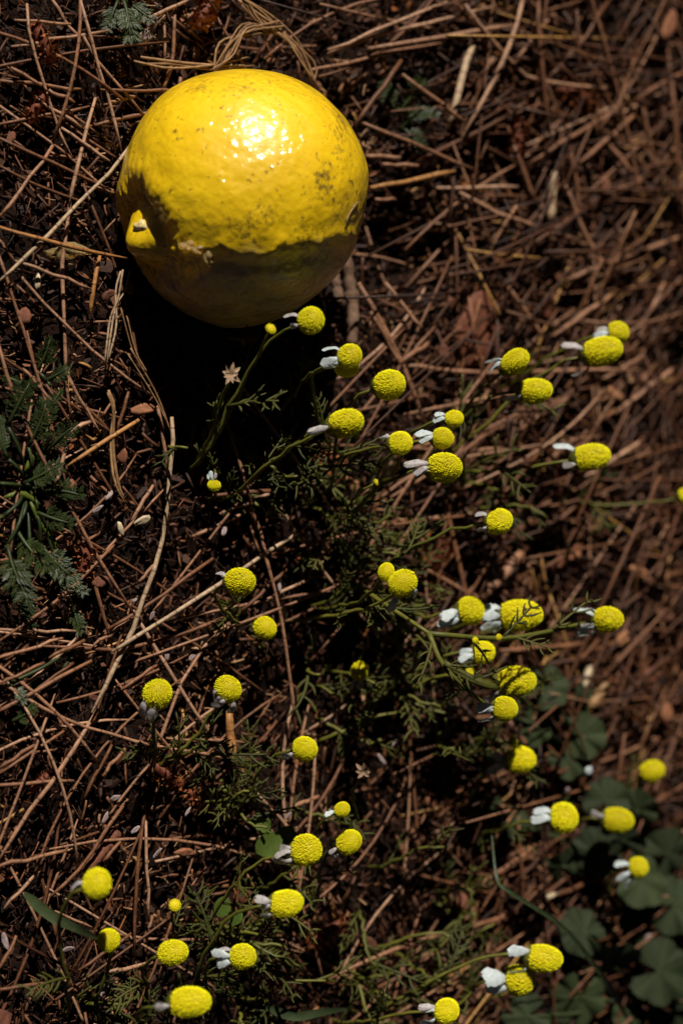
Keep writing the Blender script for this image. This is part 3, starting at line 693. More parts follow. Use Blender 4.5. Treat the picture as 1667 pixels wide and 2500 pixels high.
# ------------------------------------------------------------------ chamomile
def frond_mesh(seed, L=1.0, pairs=6):
    """feathery leaf with thread-like lobes; length 1 along +X, up +Z"""
    q = np.random.default_rng(seed); mb = MB(); cv = q.uniform(-.25, .25)
    rach = lambda t: np.array([t, cv * t * t, .12 * math.sin(t * 2.2)])
    path = np.array([rach(t) for t in np.linspace(0, 1, 7)])
    v, f, l = tube(path, np.linspace(.036, .02, 7), 5); mb.add(v, f, l)
    for i in range(pairs):
        t = .22 + .7 * i / (pairs - 1)
        for sd in (-1, 1):
            if q.random() < .12: continue
            b = rach(t + q.normal(0, .03)); ln = (.34 - .2 * abs(t - .5)) * q.uniform(.6, 1.2)
            d = nrm((.75 + q.normal(0, .15), sd * .8, q.normal(.1, .3)))
            mid_ = b + d * ln * .55 + (0, 0, q.normal(0, .02)); end = b + d * ln + np.array([.09, 0, q.normal(.0, .05)])
            v, f, l = tube(smooth_path([b, mid_, end], 5), [.022, .027, .028, .024, .007], 5, .6); mb.add(v, f, l)
            for k in range(q.integers(0, 2)):
                e2 = mid_ + nrm(d + (q.normal(0, .4), sd * q.normal(0, .8), q.normal(0, .4))) * ln * .45
                v, f, l = tube(smooth_path([mid_, e2], 3), [.022, .026, .007], 4, .6); mb.add(v, f, l)
    me = mb.mesh('leaf'); me.materials.append(M_FROND); return me
FRONDS = [frond_mesh(300 + i, pairs=3 + i % 3) for i in range(8)]

def orient(o, x, up):
    x = nrm(x); up = np.asarray(up, float); z = nrm(up - x * up.dot(x)); y = np.cross(z, x)
    M = Matrix(((x[0], y[0], z[0]), (x[1], y[1], z[1]), (x[2], y[2], z[2])))
    o.rotation_euler = M.to_euler()

OCT = (np.array([(1, 0, 0), (0, 1, 0), (-1, 0, 0), (0, -1, 0), (0, 0, 1), (0, 0, -.6)], float), np.array([(0, 1, 4), (1, 2, 4), (2, 3, 4), (3, 0, 4), (1, 0, 5), (2, 1, 5), (3, 2, 5), (0, 3, 5)]))
def head_mesh(seed, hgt, nfl=330, shed=0.0, skew=0.0):
    """unit flower head: radius 1, dome of florets along +Z"""
    q = np.random.default_rng(seed); mb = MB()
    def pt(u, ph):                      # u: 0 pole .. 1 base edge
        a_ = u * 2.25
        r = math.sin(min(a_, 2.25)) ** .95 * (1 + skew * .12 * math.cos(ph)); z = .5 * hgt + math.cos(a_) * .7 * hgt + .1
        return np.array([r * math.cos(ph), r * math.sin(ph), z])
    nu, npn = 12, 20; vs = []; fs = []
    for i in range(nu + 1):
        for k in range(npn): vs.append(pt(max(i / nu, .02), 2 * math.pi * k / npn) * np.array([.93, .93, .96]))
    for i in range(nu):
        for k in range(npn):
            a_, b_ = i * npn + k, i * npn + (k + 1) % npn; fs += [(a_, a_ + npn, b_ + npn), (a_, b_ + npn, b_)]
    mb.add(vs, fs, None, .16)
    ph0 = q.uniform(0, 6.28)
    for i in range(nfl):
        u = math.acos(1 - (i + .5) / nfl * 1.6) / 2.25; ph = i * 2.39996
        if shed and math.cos(ph - ph0) * u > 1 - shed * (1 + q.normal(0, .25)): continue
        c_ = pt(u, ph + q.normal(0, .03)); e = .01
        nn = nrm(np.cross(pt(u + e, ph) - pt(u - e, ph), pt(u, ph + e) - pt(u, ph - e))); 
        if nn.dot(c_ - np.array([0, 0, .3 * hgt])) < 0: nn = -nn
        s1 = nrm(np.cross(nn, (0.3, .5, .8))); s2 = np.cross(nn, s1); sz = .062 * q.uniform(.8, 1.2) * (1.0 if u > .3 else .85)
        h_ = sz * q.uniform(.7, 1.6)
        v = c_ + (OCT[0][:, 0:1] * s1 + OCT[0][:, 1:2] * s2) * sz + OCT[0][:, 2:3] * nn * h_
        mb.add(v, OCT[1], None, float(np.clip(.75 - .25 * u + q.normal(0, .17), 0, 1)))
    me = mb.mesh('flower_head'); me.materials.append(M_FLORET); return me
HEADS = {'round': [head_mesh(1, 1.4, 520), head_mesh(2, 1.5, 540, skew=.6), head_mesh(3, 1.3, 500, skew=1)],
         'long': [head_mesh(4, 2.0, 640), head_mesh(5, 1.85, 620, skew=.7)],
         'shed': [head_mesh(6, 1.35, 500, .45), head_mesh(7, 1.5, 520, .35, skew=.8)],
         'bud': [head_mesh(8, .9, 220), head_mesh(9, .8, 220, skew=1)]}
def cup_mesh():
    mb = MB(); k = 14; prof = [(.16, -.36), (.42, -.26), (.68, -.06), (.80, .1), (.86, .28)]; vs = []; fs = []
    for i, (r, z) in enumerate(prof):
        for j in range(k): vs.append((r * math.cos(2 * math.pi * j / k), r * math.sin(2 * math.pi * j / k), z + (.08 if (i == 4 and j % 2) else 0)))
    for i in range(4):
        for j in range(k):
            a_, b_ = i * k + j, i * k + (j + 1) % k; fs += [(a_, b_, b_ + k), (a_, b_ + k, a_ + k)]
    mb.add(vs, fs); me = mb.mesh('receptacle'); me.materials.append(M_STEM); return me
CUP = cup_mesh()
def petal_mesh(seed, droop, L, W):
    """petal rooted at the origin, growing along +X then bending down -Z"""
    q = np.random.default_rng(seed); n, k = 8, 7; vs = []; fs = []; p = np.zeros(2); a_ = -.2
    for i in range(n + 1):
        t = i / n; w = W * .5 * (.45 + .55 * math.sin(min(1, t * 1.35) * math.pi / 2)) * (1 if t < .8 else math.sqrt(max(0, 1 - ((t - .8) / .2) ** 2)) * .75 + .25)
        tw = q.normal(0, .05) + seed % 3 * .08 * t
        for j in range(k):
            s = j / (k - 1) * 2 - 1
            vs.append((p[0] - abs(s) ** 2 * .04 + q.normal(0, .012), s * w * (1 - .25 * t * (seed % 2)) + tw * W * .6, p[1] - .09 * abs(s) ** 2 + .012 * math.cos(s * 3 * math.pi) + t * .06 * math.sin(4 * t + 3 * s + seed)))
        a_ = -.2 - droop * min(1, .25 + t * 2.2); p = p + np.array([math.cos(a_), math.sin(a_)]) * L / n
    for i in range(n):
        for j in range(k - 1):
            a0 = i * k + j; fs += [(a0, a0 + 1, a0 + k + 1), (a0, a0 + k + 1, a0 + k)]
    mb = MB(); mb.add(vs, fs); return mb.mesh('petal')
PETALS = []
for i, (dr, L, W) in enumerate([(1.35, 1.3, .74), (1.1, 1.4, .8), (.8, 1.45, .8), (1.5, 1.2, .7), (1.25, 1.05, .66)]):
    w_ = petal_mesh(i, dr, L, W); w_.materials.append(M_PETAL)
    o_ = petal_mesh(i + 9, dr + .2, L * .9, W * .85); o_.materials.append(M_PETAL_OLD); PETALS.append((w_, o_))

def add_leaves(root, path, n, lo, hi, size):
    for k in range(n):
        t = lo + (hi - lo) * (k + rng.random() * .8) / n; i = min(int(t * (len(path) - 1)), len(path) - 2)
        p = path[i]; T = nrm(path[i + 1] - path[i]); a_ = k * 2.4 + rng.random()
        s1 = nrm(np.cross(T, (0.2, .3, .9))); s2 = np.cross(T, s1)
        d = nrm(T * rng.uniform(.5, 1.0) + (s1 * math.cos(a_) + s2 * math.sin(a_)) * .9)
        o = link('leaf', FRONDS[rng.randrange(8)], None, root); s = size * rng.uniform(.7, 1.15)
        o.scale = (s, s, s); o.location = Vector(p) - root.location if False else Vector(p)
        orient(o, d, np.array((0, 0, 1.0)) + nr.normal(0, .3, 3))

def make_flower(hd, root, head_px, r_px, hz, axis, kind, petals, old=False, cup=True):
    """one head on the root empty; returns the point where the stem meets it and the axis"""
    if axis[0] > .4: axis = (axis[0] * 1.25, axis[1] + .06, axis[2] * .68)
    c = at(head_px[0] * KD, head_px[1] * KD, hz); ax_ = np.array(cam_dir(*axis))
    r_px *= {'round': .97, 'long': .86, 'shed': .95, 'bud': 1}[kind]
    R = r_px * KD * (c - CAMLOC).dot(FWD) * s_
    hgt = {'round': 1.0, 'long': 1.3, 'shed': 1.0, 'bud': .6}[kind]
    b = np.array(c) - ax_ * R * hgt
    h = link('flower_head', HEADS[kind][hd % len(HEADS[kind])], None, root)
    h.scale = (R, R * rng.uniform(.84, 1.0), R * (rng.uniform(.95, 1.2) if kind != 'bud' else 1)); h.location = Vector(b) - root.location
    x0 = nrm(np.cross(ax_, nr.normal(0, 1, 3))); orient(h, x0, ax_)
    Mi = h.rotation_euler.to_matrix().transposed()
    if cup:
        o = link('receptacle', CUP, None, h)
    wrap = old and axis[1] > .45 and len(petals) > 2          # petals folded up over the head
    for k, pa in enumerate(petals):
        if k and len(petals) > 3 and rng.random() < .2: continue
        pa += rng.uniform(-22, 22)
        v = np.array(cam_dir(math.cos(math.radians(pa)), math.sin(math.radians(pa)), .25)); v = v - ax_ * v.dot(ax_)
        lv = Mi @ Vector(nrm(v)); az = math.atan2(lv.y, lv.x)
        o = link('petal', PETALS[rng.randrange(5)][1 if (old or rng.random() < .15) else 0], None, h)
        o.location = (math.cos(az) * (1.0 if wrap else .82), math.sin(az) * (1.0 if wrap else .82), .75 if wrap else .2); o.rotation_euler = (rng.gauss(0, .3), rng.gauss(0, .2), az + rng.gauss(0, .25))
        sc = rng.uniform(.85, 1.15); o.scale = (sc, sc, sc)
    return b - ax_ * R * .36, ax_

def stem_mesh(root, a, adir, b, r0, r1, name='stem', wob=.0006):
    L = np.linalg.norm(np.asarray(a) - np.asarray(b)); n = 14
    p0, p3 = np.asarray(b, float), np.asarray(a, float)
    p1 = p0 + np.array([0, 0, 1]) * L * .3 + (p3 - p0) * .12; p2 = p3 - np.asarray(adir) * L * .38
    t = np.linspace(0, 1, n)[:, None]
    path = (1 - t) ** 3 * p0 + 3 * (1 - t) ** 2 * t * p1 + 3 * (1 - t) * t ** 2 * p2 + t ** 3 * p3
    path[1:-1] += nr.normal(0, wob * .5, (n - 2, 3))
    path -= np.array(root.location)
    v, f, l = tube(path, np.linspace(r0, r1, n), 7); mb = MB(); mb.add(v, f, l)
    link(name, mb.mesh(name), M_STEM, root); return path

D0 = (.80, .08, .60)
FL = [  # head (display px), radius px, height m, axis, kind, petal picture angles, old petals, stem foot (display px), leaves, label
 ((718,735),32,.050,(.55,.10,.83),'round',[185,150],True,(415,1085),7,'round chamomile head with one grey petal, closest to the lemon\'s shaded underside'),
 ((623,756),13,.046,(.3,.3,.9),'bud',[],False,(430,1060),2,'tiny yellow chamomile bud beside the lemon\'s shaded underside'),
 ((808,815),31,.050,(.62,.1,.78),'round',[180,190,120],False,(735,1060),3,'chamomile head with white petals folded over it, at the border of the lemon\'s shadow'),
 ((797,842),29,.046,(.5,-.1,.85),'shed',[],True,(600,965),2,'half-hidden chamomile head tucked under the white-petalled one at the shadow border'),
 ((893,882),35,.052,(.6,.15,.78),'round',[],False,(720,1140),5,'plump petal-less chamomile head above the lemon\'s shadow edge'),
 ((790,972),38,.050,(.75,.25,.62),'shed',[200],True,(480,1155),8,'wide rough chamomile head, brown underneath, beside the lemon\'s shadow'),
 ((920,1018),28,.050,(.75,.05,.65),'round',[140],True,(655,1095),6,'small chamomile head with one thin petal standing up'),
 ((1044,961),23,.046,(.75,.1,.6),'shed',[170,150],False,(860,1110),3,'chamomile head half shaded brown with one upright white petal'),
 ((1018,1008),25,.054,(.75,.0,.65),'round',[170,185,160],False,(800,1150),4,'chamomile head with bright white petals swept back, above a bigger head'),
 ((1020,1074),38,.056,(.75,.05,.65),'round',[150,175,200],True,(740,1210),6,'big bright chamomile head with thin grey-white petals behind it'),
 ((1180,833),32,.046,(.45,.35,.8),'round',[100,150],False,(985,1010),4,'chamomile head with one tiny petal sticking straight up'),
 ((1230,896),34,.045,(.82,.0,.57),'long',[215],True,(950,1055),4,'oval chamomile head with shrivelled petal remains on a curved stem'),
 ((1382,807),39,.046,(.7,.15,.68),'long',[180,290],True,(960,1075),5,'large oval chamomile head overlapping a smaller one'),
 ((1420,765),26,.040,(.82,.05,.57),'round',[165,185,200],False,(1130,900),2,'smaller chamomile head with white petals peeping out behind the large oval one'),
 ((1355,1050),35,.046,(.85,.1,.5),'long',[185,90],False,(985,1085),6,'oval chamomile head alone at the end of a long straight stem'),
 ((1147,1195),32,.048,(.7,.05,.7),'shed',[160,200,230],True,(690,1395),7,'withered crumbling chamomile head with brown shrivelled petals'),
 ((925,1338),36,.052,(.15,.35,.92),'shed',[5,330,235],False,(640,1425),6,'rough chamomile head with a small white petal on its far side'),
 ((887,1311),22,.046,(.3,.5,.8),'round',[],False,(700,1400),2,'partly hidden yellow chamomile head behind the rough one'),
 ((553,1336),35,.030,(.65,.15,.75),'round',[160],True,(530,1440),5,'chamomile head crossed by a long pale needle'),
 ((612,1443),29,.016,(.4,.3,.85),'shed',[],True,(590,1490),4,'dull brownish-yellow chamomile head low among the leaves'),
 ((1083,1402),34,.034,(.8,.1,.6),'round',[170,190,210],False,(870,1410),3,'chamomile head with white petals behind a crossing brown needle'),
 ((1193,1415),42,.036,(.8,.05,.6),'long',[165,185,200,215],False,(990,1450),3,'large soft-focus chamomile head with spreading white petals behind a bud-bearing stem'),
 ((1110,1497),27,.034,(.85,.0,.52),'round',[150,175,200,215],False,(830,1590),4,'chamomile head with pale petals partly behind leaf tips'),
 ((1070,1545),24,.030,(.7,.1,.7),'shed',[150],False,(850,1600),3,'yellow chamomile head mostly hidden behind a dark leaf stem'),
 ((1183,1565),40,.040,(.88,.05,.47),'long',[190],True,(960,1640),3,'long egg-shaped chamomile head above a small petalled one'),
 ((365,1592),35,.030,(.25,.6,.7),'shed',[215,240,265,290],True,(335,1730),4,'chamomile head with grey wilted petals hanging below it'),
 ((528,1582),33,.032,(.35,.55,.7),'round',[195,220,245,265],True,(335,1760),5,'chamomile head wrapped by grey-white petals beside the long brown needle'),
 ((703,1720),30,.034,(.6,.05,.8),'round',[180],True,(500,1880),7,'round chamomile head at the tip of the very long brown needle'),
 ((1192,1747),31,.026,(.65,.05,.75),'round',[190,200],True,(1060,1830),3,'soft-focus chamomile head with one curled grey petal on its stem side'),
 ((1180,1702),14,.028,(.9,.1,.4),'bud',[],False,(1040,1730),2,'pale yellow-green chamomile bud above a soft-focus head'),
 ((788,1858),20,.036,(.6,.4,.7),'round',[180,195,255,275,295],False,(690,1990),4,'small chamomile head with a broad white petal and grey ones below'),
 ((803,1932),30,.034,(.5,.3,.8),'round',[190,225,260],True,(690,2070),5,'chamomile head with ragged brownish petals under the broad-petalled one'),
 ((705,1956),37,.046,(.72,.1,.68),'round',[165,185,205,225],True,(430,2120),9,'plump chamomile head with a pale collar of folded petals beside round green leaves'),
 ((1300,1878),37,.036,(.75,.1,.65),'round',[150,180],False,(1060,1915),6,'crisp dimpled chamomile head with a thin white petal, above mallow leaves'),
 ((1420,1884),33,.026,(.85,-.1,.5),'long',[180],True,(1280,1915),2,'blurred oval chamomile head with a brown tail, over mallow leaves'),
 ((1497,1771),27,.018,(.6,.4,.7),'shed',[],True,(1410,1815),1,'blurred petal-less chamomile head beyond the mallow leaves'),
 ((1468,1992),25,.030,(.75,.15,.62),'round',[170,190,245],False,(1370,2060),2,'small chamomile head with three spread white petals over mallow leaves'),
 ((662,2073),37,.050,(.82,.1,.56),'long',[165,190,205],True,(385,2310),7,'large egg-shaped chamomile head with a white pointed petal collar'),
 ((228,2032),36,.044,(.55,.2,.8),'round',[165],True,(140,2325),4,'chamomile head with a grey side petal beside the reddish twig'),
 ((402,2080),14,.024,(.3,.3,.9),'bud',[],False,(390,2150),3,'small yellow chamomile bud among fine leaves'),
 ((250,2158),27,.030,(.1,.1,.98),'round',[],False,(205,2290),3,'round petal-less chamomile head at the end of the dark grass blade'),
 ((400,2188),34,.034,(.6,.2,.75),'shed',[],True,(330,2270),4,'lumpy two-part chamomile head crossed by a dark stem'),
 ((560,2197),31,.040,(.75,.1,.65),'round',[140,165,185,215],False,(470,2310),5,'chamomile head with narrow white petals swept back, below the egg-shaped one'),
 ((1252,2200),38,.044,(.86,-.12,.48),'long',[165,280],False,(800,2320),8,'oval dimpled chamomile head with one round white petal on the stem side'),
 ((1195,2247),36,.038,(.8,.1,.6),'round',[165,190,205],False,(1030,2300),4,'chamomile head half shaded by the oval dimpled one above it'),
 ((1030,2322),32,.044,(.7,.1,.7),'round',[150,170,195,215],False,(760,2340),7,'chamomile head with broad white petals lying on long green stems'),
 ((435,2302),40,.048,(.82,.1,.56),'long',[175,190],True,(310,2345),5,'large blurred oval chamomile head with a whitish petal collar low over the litter'),
 ((490,1118),16,.022,(-.05,-.8,.4),'round',[60,85,105,130],False,(470,1155),2,'small drooping chamomile head with white petals raised, at the edge of the lemon\'s shadow'),
 ((826,1540),24,.018,(.1,.4,.85),'shed',[255,275,290],True,(780,1600),2,'shaded chamomile head with drooping whitish petals deep among the leaves'),
 ((1576,1138),20,.030,(.8,.2,.5),'round',[],False,(1240,1150),5,'blurred orange-yellow chamomile head on a long pale stem over the needle mat'),
 ((866,1107),9,.040,(.5,.3,.8),'bud',[],False,(740,1190),3,'tiny green-yellow bud on a thin stem below the small heads'),
]
for i, (hp, r, hz, ax_, kind, pet, old, foot, nl, lab) in enumerate(FL):
    fp = at(foot[0] * KD, foot[1] * KD, .0); fp.z = float(g(fp.x, fp.y)) + .002
    root = empty('chamomile', fp)
    b, ad = make_flower(i, root, hp, r, hz, ax_, kind, pet, old)
    path = stem_mesh(root, b, ad, fp, .00055, .00042 if r > 20 else .0003)
    add_leaves(root, path, max(1, int(nl * .6)), .05, .72, rng.uniform(.010, .016))
    tag(root, lab, 'chamomile', None)

# the forked branch: two heads on one stalk with tiny buds
fp = at(800 * KD, 1340 * KD, 0); fp.z = float(g(fp.x, fp.y)) + .002
root = empty('chamomile', fp)
b, ad = make_flower(1, root, (1393,1424), 31, .050, (.7, .05, .7), 'round', [165, 185, 205, 240, 110], False)
b2, ad2 = make_flower(0, root, (1160,1628), 29, .054, (.78, -.1, .6), 'round', [150, 185, 205, 250], False)
fork = np.array(at(985 * KD, 1455 * KD, .050)); o_ = np.array(root.location)
low = smooth_path([fp, np.array(at(860 * KD, 1372 * KD, .030)), fork], 10) - o_
for pts, nm in ((low, 'stem'), (smooth_path([fork, np.array(at(1140 * KD, 1466 * KD, .051)), np.array(at(1245 * KD, 1453 * KD, .051)), b], 12) - o_, 'branch'),
                (smooth_path([fork, np.array(at(1012 * KD, 1520 * KD, .053)), np.array(at(1060 * KD, 1573 * KD, .054)), b2], 12) - o_, 'branch')):
    v, f, l = tube(pts, np.linspace(.00075, .00055, len(pts)), 7); mb = MB(); mb.add(v, f, l); link(nm, mb.mesh(nm), M_STEM, root)
    add_leaves(root, pts, 5, .1, .85, .0125)
for bx, by in ((1088, 1470), (1142, 1463)):
    p = at(bx * KD, by * KD, .0525); h = link('bud', HEADS['bud'][0], M_BRIGHT, root); h.scale = (.0009,) * 3; h.location = Vector(p) - root.location
leafp = [np.array(at(x * KD, y * KD, z)) - o_ for x, y, z in ((1020, 1520, .053), (1060, 1548, .055), (1110, 1570, .057), (1145, 1580, .057))]
mb = MB(); v, f, l = tube(smooth_path(leafp, 9), np.array([.5, .9, 1.1, 1.2, 1.2, 1.1, 1.0, .8, .3]) * .001, 7, .5); mb.add(v, f, l); link('leaf', mb.mesh('leaf'), M_FROND, root)
tag(root, 'forked chamomile stalk with two petalled heads and tiny green buds', 'chamomile')

# a dried flower and a curled brown one
for (hp, hz, foot, n, lab) in (((532, 860), .036, (425, 1080), 9, 'dried brown star-like chamomile flower hanging in the lemon\'s shadow'), ((835, 1772), .034, (790, 1900), 8, 'curled tan withered flower on a thin stalk among the leaves')):
    fp = at(foot[0] * KD, foot[1] * KD, 0); fp.z = float(g(fp.x, fp.y)) + .002; root = empty('dried_flower', fp); c = np.array(at(hp[0] * KD, hp[1] * KD, hz))
    stem_mesh(root, c, cam_dir(.4, .6, .7), fp, .0005, .0004)
    for k in range(n):
        a_ = k * 6.28 / n; d = np.array(cam_dir(math.cos(a_), math.sin(a_), rng.uniform(-.1, .6)))
        v, f, l = blade(c - o_ * 0 - np.array(fp), d, CT, .0028 * rng.uniform(.6, 1.1), .0011, rng.uniform(-.4, .5), .5, 4); mb = MB(); mb.add(v, f, l); link('petal', mb.mesh('petal'), M_DRYFLOWER, root)
    tag(root, lab, 'dried flower')

# flowerless sprigs of the same plant, filling the patch
SPR = []
for (cx, cy, sx, sy, n) in ((620,1080,110,70,9),(760,1230,140,80,14),(820,1430,130,90,14),(700,1560,130,100,13),(960,1640,100,90,9),(560,1850,80,110,10),(520,2150,110,110,13),(820,2200,110,110,10),(1000,2080,130,90,8),(640,2290,150,40,7),(930,2310,150,30,7),(1060,1180,90,60,5),(420,1000,30,60,3),(300,2280,120,50,5),(380,1730,60,30,3)):
    for k in range(int(n * .55)): SPR.append((rng.gauss(cx, sx * .6), rng.gauss(cy, sy * .6)))
for (dx, dy) in SPR:
    fp = at(dx * KD, dy * KD, 0); 
    if (fp - LC).length < LR * 1.25: continue
    fp.z = float(g(fp.x, fp.y)) + .001
    root = empty('chamomile_sprig', fp)
    tip = np.array(fp) + np.array([rng.gauss(.002, .009), rng.gauss(.008, .008), rng.uniform(.010, .026)])
    path = stem_mesh(root, tip, nrm((rng.gauss(0, .4), .7, .6)), fp, .00055, .00035)
    add_leaves(root, path, rng.randint(2, 4), .1, 1.0, rng.uniform(.009, .017))
    w = near(dx * KD, dy * KD); tag(root, 'feathery flowerless chamomile sprig ' + w, 'chamomile', 'flowerless sprigs ' + w)

# ------------------------------------------------------------------ lobed weed (left), mallow (lower right), grass, round leaves
def fern_leaf(seed, L):
    q = np.random.default_rng(seed); mb = MB(); cv = q.uniform(-.3, .3)
    rach = lambda t: np.array([t * L, cv * L * t * t, .1 * L * math.sin(t * 2.4)])
    v, f, l = tube(np.array([rach(t) for t in np.linspace(0, 1, 7)]), np.linspace(.0006, .0002, 7), 5); mb.add(v, f, l)
    for i in range(5):
        t = .3 + .62 * i / 4
        for sd in (-1, 1):
            b = rach(t); d = nrm((.65 + q.normal(0, .1), sd * .8, q.normal(.1, .15))); ln = L * (.40 - .22 * (t - .3)) * q.uniform(.85, 1.15)
            for k in range(6):
                u = k / 5; bb = b + d * ln * u * .62; side = (-1) ** k
                dd = nrm(d + np.cross(d, (0, 0, 1)) * side * (.75 - .6 * u) + (0, 0, q.normal(0, .12)))
                v, f, l = blade(bb, dd, (0, 0, 1), ln * (.52 - .1 * u), ln * .14, .15, .25, 4, .7); mb.add(v, f, l)
    v, f, l = blade(rach(.93), (1, cv, 0), (0, 0, 1), L * .22, L * .09, .1, .2, 4); mb.add(v, f, l)
    return mb.mesh('leaf')
def weed(name, foot, leaves, label, cat, shoot=False):
    fp = at(foot[0], foot[1], 0.0); fp.z = float(g(fp.x, fp.y)) + .002; root = empty(name, fp)
    for i, (x, y, ang, Lp, z) in enumerate(leaves):
        z *= .6; p = at(x, y, z); L = Lp * .33 * s_
        o = link('leaf', fern_leaf(500 + i + int(x), L), M_FERN, root); o.location = p - fp
        h = math.radians(ang); orient(o, np.array(cam_dir(math.cos(h), math.sin(h), .15)), np.array((0, -.2, 1.0)) + nr.normal(0, .2, 3))
        pth = smooth_path([np.zeros(3) + (0, 0, .001), np.array((p - fp) * .55) + (0, 0, .004), np.array(p - fp)], 8)
        v, f, l = tube(pth, .0005, 5); mb = MB(); mb.add(v, f, l); link('stalk', mb.mesh('stalk'), M_FERN, root)
    if shoot:
        for k, pts in enumerate(shoot):
            q = [np.array(at(x, y, .0085)) - np.array(fp) for x, y in pts]
            v, f, l = tube(smooth_path(q, 9), np.array([.5, .9, 1.2, 1.0, 1.3, .9, 1.0, .7, .2]) * .00072, 7, .7); mb = MB(); mb.add(v, f, l)
            link('shoot', mb.mesh('shoot'), M_BRIGHT, root)
    return tag(root, label, cat)
weed('lobed_weed', (55, 1190), [(20,1040,70,150,.018),(70,1090,60,150,.016),(110,1110,55,130,.014),(20,1120,120,120,.018),(60,1180,20,130,.015),(90,1250,-20,120,.014),(40,1290,-55,170,.016),
     (100,1330,-50,150,.013),(20,1330,-80,170,.018),(140,1400,-40,110,.011),(60,1440,-85,110,.012),(10,1260,200,100,.02),(120,1020,80,90,.012),(0,1180,160,100,.02),(110,1200,10,120,.013)],
     'dark green weed with deeply lobed ferny leaves and a bright green shoot', 'weed',
     [[(10,1215),(50,1205),(75,1215),(100,1232)],[(75,1225),(95,1265),(115,1295),(135,1325),(140,1345)],[(62,1150),(85,1110),(92,1095)]])
weed('lobed_weed', (100, 960), [(90,905,60,110,.012),(110,930,20,90,.010),(60,940,150,90,.012)], 'small ferny-leaved weed partly under two long needles', 'weed')
weed('lobed_weed', (300, 5), [(300,-5,-75,150,.014),(310,0,-50,110,.012),(290,0,-110,110,.012)], 'small dark ferny weed beside a fallen purplish petal above the lemon', 'weed')
weed('lobed_weed', (985, 290), [(975,275,60,130,.010),(985,290,10,120,.010),(965,270,120,110,.010),(980,310,-40,110,.010)], 'blurred mossy green weed tuft beside the lemon', 'weed')
weed('lobed_weed', (200, 1560), [(175,1480,-60,90,.011),(30,1760,20,90,.012),(20,1670,-30,80,.012)], 'few small dull green leaves under crossing brown needles', 'weed')

def mallow_leaf(seed, R):
    q = np.random.default_rng(seed); nl = 6; nr_, na = 9, 72; span = 5.5; vs = [(0, 0, 0)]; fs = []; tt = [1.0]
    for i in range(1, nr_ + 1):
        t = i / nr_
        for k in range(na + 1):
            a_ = -span / 2 + span * k / na; u = (k / na * nl) % 1; lobe = math.sin(math.pi * u)
            edge = .88 + .12 * lobe ** .7 + .035 * math.sin(k * 2.6); r = R * t * (1 - t + t * edge) * (1 - .1 * abs(a_) / 3)
            vein = math.exp(-((u - .5) / .06) ** 2) * (1 - .5 * t)
            z = R * (.16 * t * t * (lobe - .5) * .9 - .12 * t ** 2 + .10 * t * t * math.sin(a_ * 2 + seed) + .05 * t * math.sin(a_ * 5 + 2 * seed)) - vein * R * .03
            vs.append((r * math.cos(a_), r * math.sin(a_), z)); tt.append(vein)
    w = na + 1
    for k in range(na): fs.append((0, 1 + k, 2 + k))
    for i in range(nr_ - 1):
        for k in range(na):
            a_ = 1 + i * w + k; fs += [(a_, a_ + w, a_ + w + 1), (a_, a_ + w + 1, a_ + 1)]
    mb = MB(); mb.add(vs, fs, None, np.array(tt)); return mb.mesh('leaf')
fp = at(1440, 2190, 0); fp.z = float(g(fp.x, fp.y)) + .002
def mallow(foot, leaves, label):
    fp = at(foot[0], foot[1], 0); fp.z = float(g(fp.x, fp.y)) + .002; root = empty('mallow', fp)
    for i, (x, y, R, ang, z, tl) in enumerate(leaves):
        p = at(x * KD, y * KD, z)
        o = link('leaf', mallow_leaf(i + int(x), R * .88 * KD * .48 * s_), M_MALLOW, root); o.location = p - fp
        h = math.radians(ang); orient(o, np.array(cam_dir(math.cos(h), math.sin(h), rng.uniform(-.3, .2))), np.array(cam_dir(tl[0] + rng.gauss(0, .45), tl[1] + rng.gauss(-.15, .45), 1)))
        v, f, l = tube(smooth_path([np.zeros(3), np.array((p - fp) * .6) + (0, 0, -.002 + .3 * z), np.array(p - fp)], 9), .0006, 6); mb = MB(); mb.add(v, f, l); link('leaf_stalk', mb.mesh('leaf_stalk'), M_MALLOW, root)
    return tag(root, label, 'mallow')
mallow((1420, 1860), [(1250,1580,70,40,.012,(.3,.2)),(1225,1665,62,250,.010,(.1,.4)),(1335,1690,70,10,.012,(.2,-.2)),(1300,1745,58,300,.010,(.3,.3)),(1340,1590,30,80,.011,(.4,.2))], 'mallow with dark round lobed leaves behind the egg-shaped chamomile head')
mallow((1560, 2120), [(1390,1840,70,60,.016,(.3,.3)),(1460,1860,66,100,.016,(.2,.1)),(1370,1960,80,200,.014,(.1,.3)),(1470,2020,84,330,.016,(.3,.3)),(1530,1960,80,40,.014,(.3,.1)),(1545,2080,90,20,.016,(.1,.2)),(1430,1930,60,100,.018,(-.1,.3)),(1180,1890,48,120,.008,(.2,.2)),(1130,1860,44,200,.008,(.2,.2)),(1290,1990,56,200,.010,(.1,.2))], 'mallow with dark crowded leaves beneath the small head with three white petals')
mallow((1540, 2440), [(1340,2140,74,140,.016,(.2,.3)),(1400,2210,98,10,.016,(.15,.35)),(1330,2290,82,250,.014,(.1,.3)),(1510,2230,100,350,.018,(.2,.3)),(1210,2335,70,200,.016,(.1,.2)),(1450,2330,66,290,.012,(.1,.2)),(1545,2330,80,330,.012,(.2,.2)),(1470,2120,70,60,.012,(.2,.2)),(1280,2345,54,250,.010,(.1,.2))], 'mallow with broad dark lobed leaves crossed by a long thin grass blade')

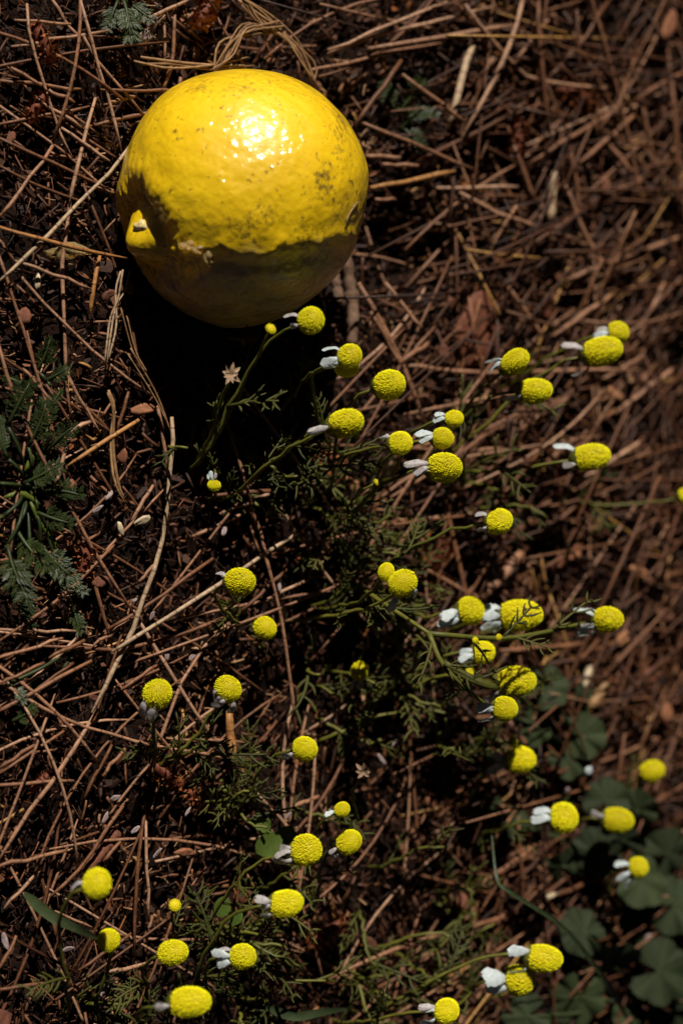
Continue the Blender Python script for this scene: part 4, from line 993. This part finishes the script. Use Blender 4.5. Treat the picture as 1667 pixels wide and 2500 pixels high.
def grass(pts, W, label, zz):
    p = [at(x, y, z) for (x, y), z in zip(pts, zz)]; n = 20; sp = smooth_path(p, n); b = sp[0].copy(); vs = []; fs = []
    for i in range(n):
        T = nrm(sp[min(i + 1, n - 1)] - sp[max(i - 1, 0)]); s = nrm(np.cross(T, CT)); w = W * .5 * .45 * s_ * (1 - .75 * (i / (n - 1)) ** 3) * min(1, .4 + i / 4)
        vs += [sp[i] - b - s * w + CT * w * .3, sp[i] - b, sp[i] - b + s * w + CT * w * .3]
    for i in range(n - 1):
        for k in (0, 1):
            a_ = i * 3 + k; fs += [(a_, a_ + 1, a_ + 4), (a_, a_ + 4, a_ + 3)]
    mb = MB(); mb.add(vs, fs); o = link('grass_blade', mb.mesh('grass_blade'), M_GRASS); o.location = Vector(b); return tag(o, label, 'grass')
grass([(60,2180),(126,2235),(180,2262),(242,2292)], 26, 'short wide dark green grass blade ending at a round petal-less head', [.010, .018, .020, .018])
grass([(1545,2510),(1510,2450),(1460,2370),(1370,2260),(1240,2175),(1212,2140),(1200,2040)], 13, 'long thin curved grass blade crossing the mallow leaves', [.01, .024, .032, .036, .034, .03, .026])
grass([(650,2460),(720,2480),(790,2470),(850,2462)], 24, 'dark green grass blade lying under the chamomile stems at the patch\'s end', [.012, .018, .018, .014])
def round_leaf_plant(foot, leaves, label):
    fp = at(foot[0], foot[1], 0); fp.z = float(g(fp.x, fp.y)) + .002; root = empty('seedling', fp)
    for i, (x, y, R, ang) in enumerate(leaves):
        p = at(x, y, .014); h = math.radians(ang); d = np.array(cam_dir(math.cos(h), math.sin(h), .1)); L = R * .46 * s_
        v, f, l = blade(np.array(p - fp) - d * L * .5, d, CT, L, L * .8, .1, .25, 8, .55); mb = MB(); mb.add(v, f, l); link('leaf', mb.mesh('leaf'), M_CLOVER, root)
        v, f, l = tube(smooth_path([np.zeros(3), np.array((p - fp)) * .6 + (0, 0, .003), np.array(p - fp) - d * L * .5], 7), .0004, 5); mb = MB(); mb.add(v, f, l); link('leaf_stalk', mb.mesh('leaf_stalk'), M_CLOVER, root)
    return tag(root, label, 'seedling')
round_leaf_plant((700, 2090), [(655,2062,70,215),(697,2045,64,60),(640,2008,50,120)], 'seedling with three smooth round green leaves beside the plump chamomile head')
round_leaf_plant((560, 2250), [(543,2215,50,250),(575,2240,40,40)], 'seedling with two narrow green leaves above the narrow-petalled chamomile head')
